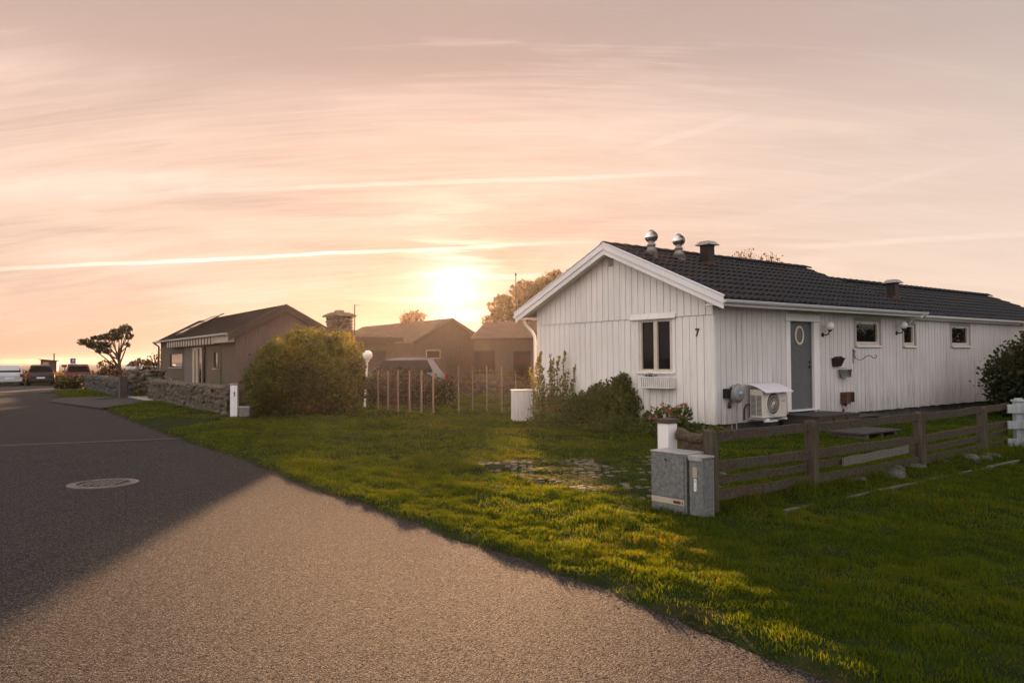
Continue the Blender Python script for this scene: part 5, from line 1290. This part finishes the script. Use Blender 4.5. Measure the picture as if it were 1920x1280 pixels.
bush('shrub', 'large dark shrub with reddish leaves against the right end of the white house', 'shrub', (13.85, 20.4, 0), [(2.9, 3.4, 1.5, 1.15, 1.0, 1.6), (2.9, 2.0, 1.5, 1.2, 1.0, 1.5), (1.6, .6, 1.3, 1.1, 1.0, 1.2), (0, 0, .95, 1.5, 1.3, 1.0), (.3, 0, 1.5, 1.2, 1.1, .95), (-.75, -.1, 1.1, .85, .8, .8), (-.8, 0, .5, .6, .8, .5), (-.1, -.1, 1.9, .5, .5, .4)], 26000, .085, 'leaf_dark', gap=-.65, tfun=lambda P: np.clip(.15+.22*P[:, 2]+.22*RNG.normal(size=len(P)), 0, 1), stems=8)  # out-of-view lobes at the right added to darken the window reflections
bush('shrub', 'small green conifer shrub growing over the white plank fence', 'shrub', (8.75, 12.95, 0), [(0, 0, .45, .28, .25, .5), (.35, .1, .45, .4, .3, .6)], 3600, .045, 'leaf_green', gap=-.6, L=.25)
bush('shrub', 'low brown and green shrub at the far end of the greyer stone wall', 'shrub', (-27.9, 49.6, 0), [(0, 0, .3, .6, .6, .45), (.5, .2, .38, .5, .5, .5), (-.5, 0, .2, .4, .4, .3)], 1800, .11, 'leaf_dark', gap=-.6)

def tree(label, loc, trunk, crown, n, size, m, gap=-.2, L=1.2, lean=(0, 0), cat='tree', name='tree', tw=.16, group=None, up=0.1, shell=.35, limbs=10):
    t = thing(name, label, cat, loc, 0, group); b = MB(); top = (lean[0], lean[1], trunk)
    b.tube([(0, 0, -.1), (lean[0]*.3, lean[1]*.3, trunk*.4), (lean[0]*.7, lean[1]*.7, trunk*.75), top], [tw, tw*.8, tw*.65, tw*.5], 8)
    for k in range(limbs):
        c = crown[k % len(crown)]; s = random.uniform(.5, 1.0); base = Vector((lean[0]*s, lean[1]*s, trunk*s)); e = Vector(c[:3])+Vector((random.uniform(-.6, .6)*c[3], random.uniform(-.6, .6)*c[4], random.uniform(-.3, .6)*c[5]))
        mid = base.lerp(e, .5)+Vector((random.uniform(-.1, .1), random.uniform(-.1, .1), random.uniform(-.1, .15)))*c[3]; b.tube([base, mid, e], [tw*.42, tw*.26, tw*.08], 6)
        for j in range(3):
            e2 = e+Vector((random.uniform(-.5, .5)*c[3], random.uniform(-.5, .5)*c[4], random.uniform(-.1, .5)*c[5])); b.tube([mid.lerp(e, .4), e2], [tw*.12, tw*.04], 5)
    b.build('trunk', 'bark', t)
    P, N = blob_points(crown, n, shell, gap, L); leaves('crown', m, P, size, t, np.clip(.5+.22*RNG.normal(size=len(P))+.2*wave3(P, L*2), 0, 1), up=up)
    return t
tree('wind bent dark pine with flat crown by the sea, left of the houses', (-24.75, 50.0, 0), 2.1, [(-1.5, 0, 2.75, .85, .6, .28), (-2.35, 0, 2.95, .5, .4, .22), (-.7, 0, 3.25, .75, .6, .27), (.2, 0, 3.75, .42, .4, .28), (-.35, 0, 3.55, .5, .4, .25), (-1.6, 0, 3.2, .4, .4, .15), (.45, 0, 3.3, .25, .3, .22), (-1.2, 0, 2.35, .5, .4, .15), (.35, 0, 2.75, .18, .2, .15)], 9500, .085, 'needle', gap=-.08, L=.30, lean=(-.25, 0), name='pine_tree', tw=.13, limbs=16)
bush('shrub', 'dark tangled shrub growing around the foot of the leaning pine', 'shrub', (-25.6, 50.3, 0), [(0, 0, .8, .9, .6, .6), (-.8, .1, .55, .8, .6, .5), (.6, 0, .6, .7, .5, .5), (-.3, 0, 1.45, .6, .5, .35), (.7, .3, .35, .9, .5, .4)], 3800, .11, 'leaf_brown', gap=-.25, L=.6)
bush('shrub', 'thin twiggy shrub with red brown leaves left of the awning house', 'shrub', (-20.3, 44.8, 0), [(-.9, 0, 1.5, .5, .4, .4), (0, 0, 1.6, .6, .4, .5), (.7, 0, 2.05, .45, .4, .5), (.9, 0, 1.2, .4, .4, .4), (-.3, 0, 1.1, .7, .4, .3)], 1100, .10, 'leaf_brown', gap=.0, L=.5, stems=14)
tree('broad leafy tree glowing brown behind the ridge of the right hand brown house', (2.4, 74, 0), 4.5, [(0, 0, 6.9, 3.0, 2.2, 2.0), (-2.6, 0, 6.0, 2.2, 1.8, 1.4), (1.6, 0, 8.2, 2.2, 1.8, 1.6), (-1.0, 0, 8.1, 1.6, 1.5, 1.0), (-3.9, 0, 5.2, 1.3, 1.2, .8), (3.2, 0, 6.8, 2.2, 1.8, 1.8), (-4.6, 0, 4.3, 1.0, 1, .6), (-3.2, 0, 7.2, .9, .8, .6), (2.3, 0, 9.4, 1.0, .9, .7)], 13000, .27, 'leaf_autumn', gap=-.18, L=1.9, tw=.3, group='trees beyond the houses')
tree('small round orange leaved treetop above the middle house roof', (-9.35, 75, 0), 4.2, [(0, 0, 5.75, 1.25, 1.0, .62), (-.7, 0, 5.4, .6, .6, .5)], 1300, .17, 'leaf_orange', gap=-.25, L=.6, group='trees beyond the houses')
tree('thin almost bare treetop left of the other one above the white house ridge', (11.85, 40, 0), 5.4, [(0, 0, 6.5, .75, .6, .75), (.25, 0, 6.1, .5, .5, .5)], 420, .10, 'leaf_orange', gap=-.1, L=.4, group='trees beyond the houses', tw=.1, limbs=24)
tree('thin almost bare treetop right of the other one above the white house ridge', (13.5, 41, 0), 5.4, [(0, 0, 6.45, .75, .6, .7), (-.3, 0, 6.1, .5, .5, .4)], 360, .10, 'leaf_orange', gap=-.1, L=.4, group='trees beyond the houses', tw=.1, limbs=24)
b = MB(); b.tube([(0, 0, 0), (0, 0, 8.2)], [.07, .035], 8); b.tube([(0, 0, 8.2), (0, 0, 8.45)], .07, 8); tag(b.build('flag_pole', 'dark_metal'), 'thin dark pole rising behind the tree left of the white house', 'pole').location = (.34, 62, 0)

# ------------------------------------------------------------------ cars
def car(name, label, loc, rz, paint, kind='estate', group='cars parked facing the sea', wscale=1.0, cargo=None):
    """local +y is the rear end towards the viewer at -y; length runs along y"""
    t = thing(name, label, 'car', loc, rz, group)
    Lc = 4.5; hw_ = .89*wscale; roof = {'estate': 1.50, 'suv': 1.72, 'sedan': 1.46}[kind]; belt = .93 if kind != 'suv' else 1.08
    # body stations from rear (y=0) to front (y=L): y, bottom, top, half width
    st = [(0.0, .42, .70, .76), (.05, .30, belt-.06, .84), (.25, .24, belt, .87), (.9, .20, belt+.02, .89), (2.0, .20, belt, .89), (3.1, .20, belt-.02, .88), (3.5, .22, belt-.06, .87), (4.1, .24, belt-.18, .83), (4.4, .30, belt-.30, .76), (4.5, .42, .60, .66)]
    b = MB(); vs = []; n = 12
    for y, z0, z1, w in st:
        w *= wscale; zm = (z0+z1)/2
        prof = [(-w*.90, z0), (-w*.985, z0+(z1-z0)*.18), (-w, zm), (-w*.985, z0+(z1-z0)*.8), (-w*.93, z1-.015), (-w*.5, z1+.01), (w*.5, z1+.01), (w*.93, z1-.015), (w*.985, z0+(z1-z0)*.8), (w, zm), (w*.985, z0+(z1-z0)*.18), (w*.90, z0)]
        vs += [(x, y, z) for x, z in prof]
    m = len(st); b.add(vs, [(i*n+k, i*n+(k+1) % n, (i+1)*n+(k+1) % n, (i+1)*n+k) for i in range(m-1) for k in range(n)], True); b.add(vs[:n], [tuple(range(n))]); b.add(vs[-n:], [tuple(range(n))])
    # cabin shell
    r0 = {'estate': .28, 'suv': .18, 'sedan': .55}[kind]; rr = {'estate': .55, 'suv': .62, 'sedan': 1.15}[kind]
    cs = [(r0, belt, .80), (rr, roof-.06, .64), (rr+.35, roof-.005, .62), (1.9, roof, .63), (2.45, roof-.06, .63), (3.35, belt, .78)]
    vs = []
    for y, z, w in cs: w *= wscale; vs += [(-w, y, z), (-w*.8, y, z+.025 if z > belt else z), (w*.8, y, z+.025 if z > belt else z), (w, y, z)]
    b.add(vs, [(i*4+k, i*4+k+1, i*4+5+k, i*4+4+k) for i in range(5) for k in range(3)], True)
    # pillars/sides of the cabin
    def side(sx):
        lo = [(r0, belt), (3.35, belt)]; hi = [(rr, roof-.06), (rr+.35, roof-.005), (1.9, roof), (2.45, roof-.06)]
        P_ = [(sx*.80*wscale, r0, belt), (sx*.78*wscale, 3.35, belt)]+[(sx*(.63)*wscale, y, z) for y, z in hi[::-1]]
        b.add(P_, [tuple(range(6))])
    side(-1); side(1)
    body = b.build('body', paint, t)
    g = MB()   # rear window, windscreen and side glass a few mm proud of the shell
    def quad(pts, off): 
        v = [Vector(p) for p in pts]; nn = (v[1]-v[0]).cross(v[2]-v[0]).normalized(); g.add([p+nn*off for p in v], [(0, 1, 2, 3)])
    a = .12; y0, y1 = r0+(rr-r0)*a, r0+(rr-r0)*.90; z0, z1 = belt+(roof-.06-belt)*a, belt+(roof-.06-belt)*.90
    ww0, ww1 = (.80-.16*a-.08)*wscale, (.80-.16*.9-.07)*wscale
    g.add([(-ww0, y0-.012, z0), (ww0, y0-.012, z0), (ww1, y1-.012, z1), (-ww1, y1-.012, z1)], [(0, 1, 2, 3)]); g.build('rear_window', 'glass_car', t)
    g = MB(); g.add([(-.66*wscale, 3.27, belt+.06), (.66*wscale, 3.27, belt+.06), (.54*wscale, 2.54, roof-.09), (-.54*wscale, 2.54, roof-.09)], [(0, 1, 2, 3)]); g.build('windscreen', 'glass', t)
    for sx in (-1, 1):
        g = MB(); f = lambda y, z: (sx*((.805-.17*(z-belt)/(roof-belt))*wscale+.006), y, z)
        g.add([f(rr-.02, belt+.05), f(3.1, belt+.05), f(2.62, roof-.10), f(rr+.22, roof-.09)], [(0, 1, 2, 3)]); g.build('side_window', 'glass', t)
        b = MB(); b.box(min(sx*.62, sx*.86)*wscale, max(sx*.62, sx*.86)*wscale, -.012, .12, belt-.30, belt-.06); b.build('tail_light', 'tail_red', t, bevel=.02)
        b = MB(); b.box(min(sx*.86, sx*1.02)*wscale, max(sx*.86, sx*1.02)*wscale, 2.75, 2.85, belt+.02, belt+.15); b.build('mirror', paint, t, bevel=.03)
        for y in (.85, 3.6):
            rot = Matrix.Rotation(radians(90), 3, 'Y'); b = MB(); b.lathe([(.2, -.11), (.31, -.11), (.325, -.07), (.325, .07), (.31, .11), (.2, .11)], (sx*.76*wscale, y, .325), 24, rot=rot); w = b.build('wheel', 'rubber', t)
            b = MB(); b.lathe([(.20, .03*sx), (.2, .085*sx), (.05, .10*sx), (1e-4, .10*sx)], (sx*.76*wscale, y, .325), 12, rot=rot); b.build('rim', 'rim', w)
    b = MB(); b.box(-.76*wscale, .76*wscale, -.04, .10, .30, .48); b.build('bumper', 'black' if kind != 'sedan' else paint, t, bevel=.03)
    b = MB(); b.box(-.26, .26, -.052, -.042, .52 if kind != 'sedan' else .50, .63 if kind != 'sedan' else .61); b.build('number_plate', 'sign_white', t)
    if cargo:
        for sx in (-1, 1): b = MB(); b.tube([(sx*.55, .9, roof+.05), (sx*.55, 2.4, roof+.05)], .02, 6); b.build('roof_rail', 'rim', t)
        b = MB(); b.box(-.6, .55, 1.1, 1.2, roof+.07, roof+.10); b.box(-.6, .55, 2.1, 2.2, roof+.07, roof+.10); b.build('roof_bar', 'paint_white', t)
    return t
car('parked_car', 'white sedan parked furthest left facing the sea', (-36.1, 56.6, 0), radians(32), 'car_white', 'sedan')
car('parked_car', 'dark blue car parked between the white sedan and the red estate', (-34.1, 57.0, 0), radians(31), 'car_dark', 'estate')
car('parked_car', 'dark red estate car with roof rails parked behind the greyer stone wall', (-31.0, 56.3, 0), radians(29), 'car_red', 'estate', cargo=True)
car('parked_car', 'white car parked beyond the stone gateway left of the awning house', (-32.6, 71.5, 0.35), radians(55), 'car_white', 'estate')
car('parked_car', 'light coloured car parked side on behind the dark hedge shrub', (-2.75, 33.2, 0), radians(97), 'car_light_shaded', 'suv', group='cars near the houses')

def seaside():
    t = thing('beach_hut', 'small dark red hut with slanted roof and stove pipe beyond the dark blue car', 'hut', (-41.1, 70.0, .35), radians(24))
    b = MB(); b.prism([(-.62, 0), (.62, 0), (.62, 1.50), (-.62, 1.62)], lambda a, z, d: (a, d, z), -.6, .6); b.build('hut_wall', 'red_paint', t)
    b = MB(); b.prism([(-.80, 1.66), (.78, 1.51), (.78, 1.45), (-.80, 1.60)], lambda a, z, d: (a, d, z), -.75, .75); b.build('roof', 'fascia', t)
    b = MB(); b.box(-.45, -.02, -.63, -.602, 1.05, 1.38); b.build('window', 'frame_pale', t); b = MB(); b.box(.12, .5, -.63, -.602, .2, 1.38); b.build('door', 'fascia', t)
    b = MB(); b.tube([(.35, 0, 1.5), (.35, 0, 2.15)], .06, 8); b.build('stove_pipe', 'black', t)
    t = thing('parking_sign', 'blue parking signs on a pole between the hut and the red estate', 'sign', (-32.0, 57.4, 0), radians(30))
    b = MB(); b.tube([(0, 0, 0), (0, 0, 1.95)], .03, 8); b.build('pole', 'zinc', t)
    b = MB(); b.box(-.18, .17, -.05, -.032, 1.58, 1.96); p1 = b.build('upper_panel', 'sign_blue', t); b = MB(); b.box(-.33, .31, -.05, -.032, 1.16, 1.55); p2 = b.build('lower_panel', 'sign_blue', t)
    b = MB()
    for x, z, s in ((-.03, 1.68, .2), ): b.box(x, x+.03, -.058, -.051, z, z+s); b.box(x+.03, x+.10, -.058, -.051, z+s-.03, z+s); b.box(x+.08, x+.11, -.058, -.051, z+s-.10, z+s-.03); b.box(x+.03, x+.10, -.058, -.051, z+s-.12, z+s-.095)
    b.build('letter', 'sign_white', p1)
    b = MB()
    for x in (-.2, .1): b.box(x, x+.025, -.058, -.051, 1.27, 1.45); b.box(x+.025, x+.09, -.058, -.051, 1.425, 1.45); b.box(x+.07, x+.095, -.058, -.051, 1.36, 1.425); b.box(x+.025, x+.09, -.058, -.051, 1.345, 1.365)
    b.build('letter', 'sign_white', p2)
    b = MB(); b.box(-.20, .17, -.05, -.032, .98, 1.13); b.build('small_panel', 'beige', t)
    t = thing('red_sign', 'small red sign on a wooden post left of the blue parking signs', 'sign', (-30.2, 53.2, 0), radians(30))
    b = MB(); b.box(-.04, .04, -.04, .04, 0, 1.5); b.build('post', 'pale_wood', t); b = MB(); b.box(-.20, .12, -.07, -.045, 1.36, 1.52); b.build('panel', 'tail_red', t)
    # low rail in front of the dune
    t = thing('low_barrier', 'low dark wooden barrier rail in front of the parked cars by the dune', 'barrier', (-46, 61.6, 0))
    for k in range(10): b = MB(); b.box(k*2.6-.07, k*2.6+.07, -.07, .07, 0, .62); b.build('post', 'rail_wood', t)
    b = MB(); b.box(-1, 24, -.12, -.075, .50, .66); b.build('rail', 'rail_wood', t)
seaside()

# ------------------------------------------------------------------ loose pieces of a part become parts of their own
def split_loose(names):
    import bmesh
    for o in list(bpy.data.objects):
        if o.type != 'MESH' or o.name.split('.')[0] not in names: continue
        me = o.data; nv = len(me.vertices); par = list(range(nv))
        def find(i):
            while par[i] != i: par[i] = par[par[i]]; i = par[i]
            return i
        for e in me.edges: par[find(e.vertices[0])] = find(e.vertices[1])
        key = {}
        for v in me.vertices: key.setdefault(tuple(round(c, 5) for c in v.co), []).append(v.index)
        for q in key.values():
            for k in q[1:]: par[find(q[0])] = find(k)
        groups = {}
        for p in me.polygons: groups.setdefault(find(p.vertices[0]), []).append(p.index)
        if len(groups) < 2: continue
        for gi, polys in enumerate(list(groups.values())):
            vs = []; mp = {}; fs = []
            for pi_ in polys:
                f = []
                for v in me.polygons[pi_].vertices:
                    if v not in mp: mp[v] = len(vs); vs.append(me.vertices[v].co.copy())
                    f.append(mp[v])
                fs.append(tuple(f))
            nm = bpy.data.meshes.new(o.name.split('.')[0]); nm.from_pydata(vs, [], fs); nm.materials.append(me.materials[0])
            c = bpy.data.objects.new(o.name.split('.')[0], nm); COL.objects.link(c); c.parent = o.parent; c.location = o.location; c.rotation_euler = o.rotation_euler
            for md in o.modifiers:
                b2 = c.modifiers.new(md.name, md.type)
                if md.type == 'BEVEL': b2.width = md.width; b2.segments = md.segments; b2.limit_method = md.limit_method; b2.angle_limit = md.angle_limit
        bpy.data.objects.remove(o)
split_loose({'bearer', 'hinge', 'tread', 'roof_bar', 'stump', 'spout', 'number', 'bracket'})

# ------------------------------------------------------------------ haze volume over the whole place, added for the glare round the sun
def haze():
    b = MB(); b.box(-3900, 3900, -700, 2400, -4.4, 12.2)
    m = bpy.data.materials.new('haze'); m.use_nodes = True; t = NT(m.node_tree); t.n.clear()
    out = t.new('ShaderNodeOutputMaterial'); v = t.new('ShaderNodeVolumePrincipled')
    v.inputs['Color'].default_value = (1, .88, .80, 1); v.inputs['Density'].default_value = HAZE; v.inputs['Anisotropy'].default_value = .79
    t.link(v.outputs[0], out.inputs['Volume']); MT['haze'] = m
    o = b.build('haze', m); o['kind'] = 'stuff'
HAZE = .00015
haze()
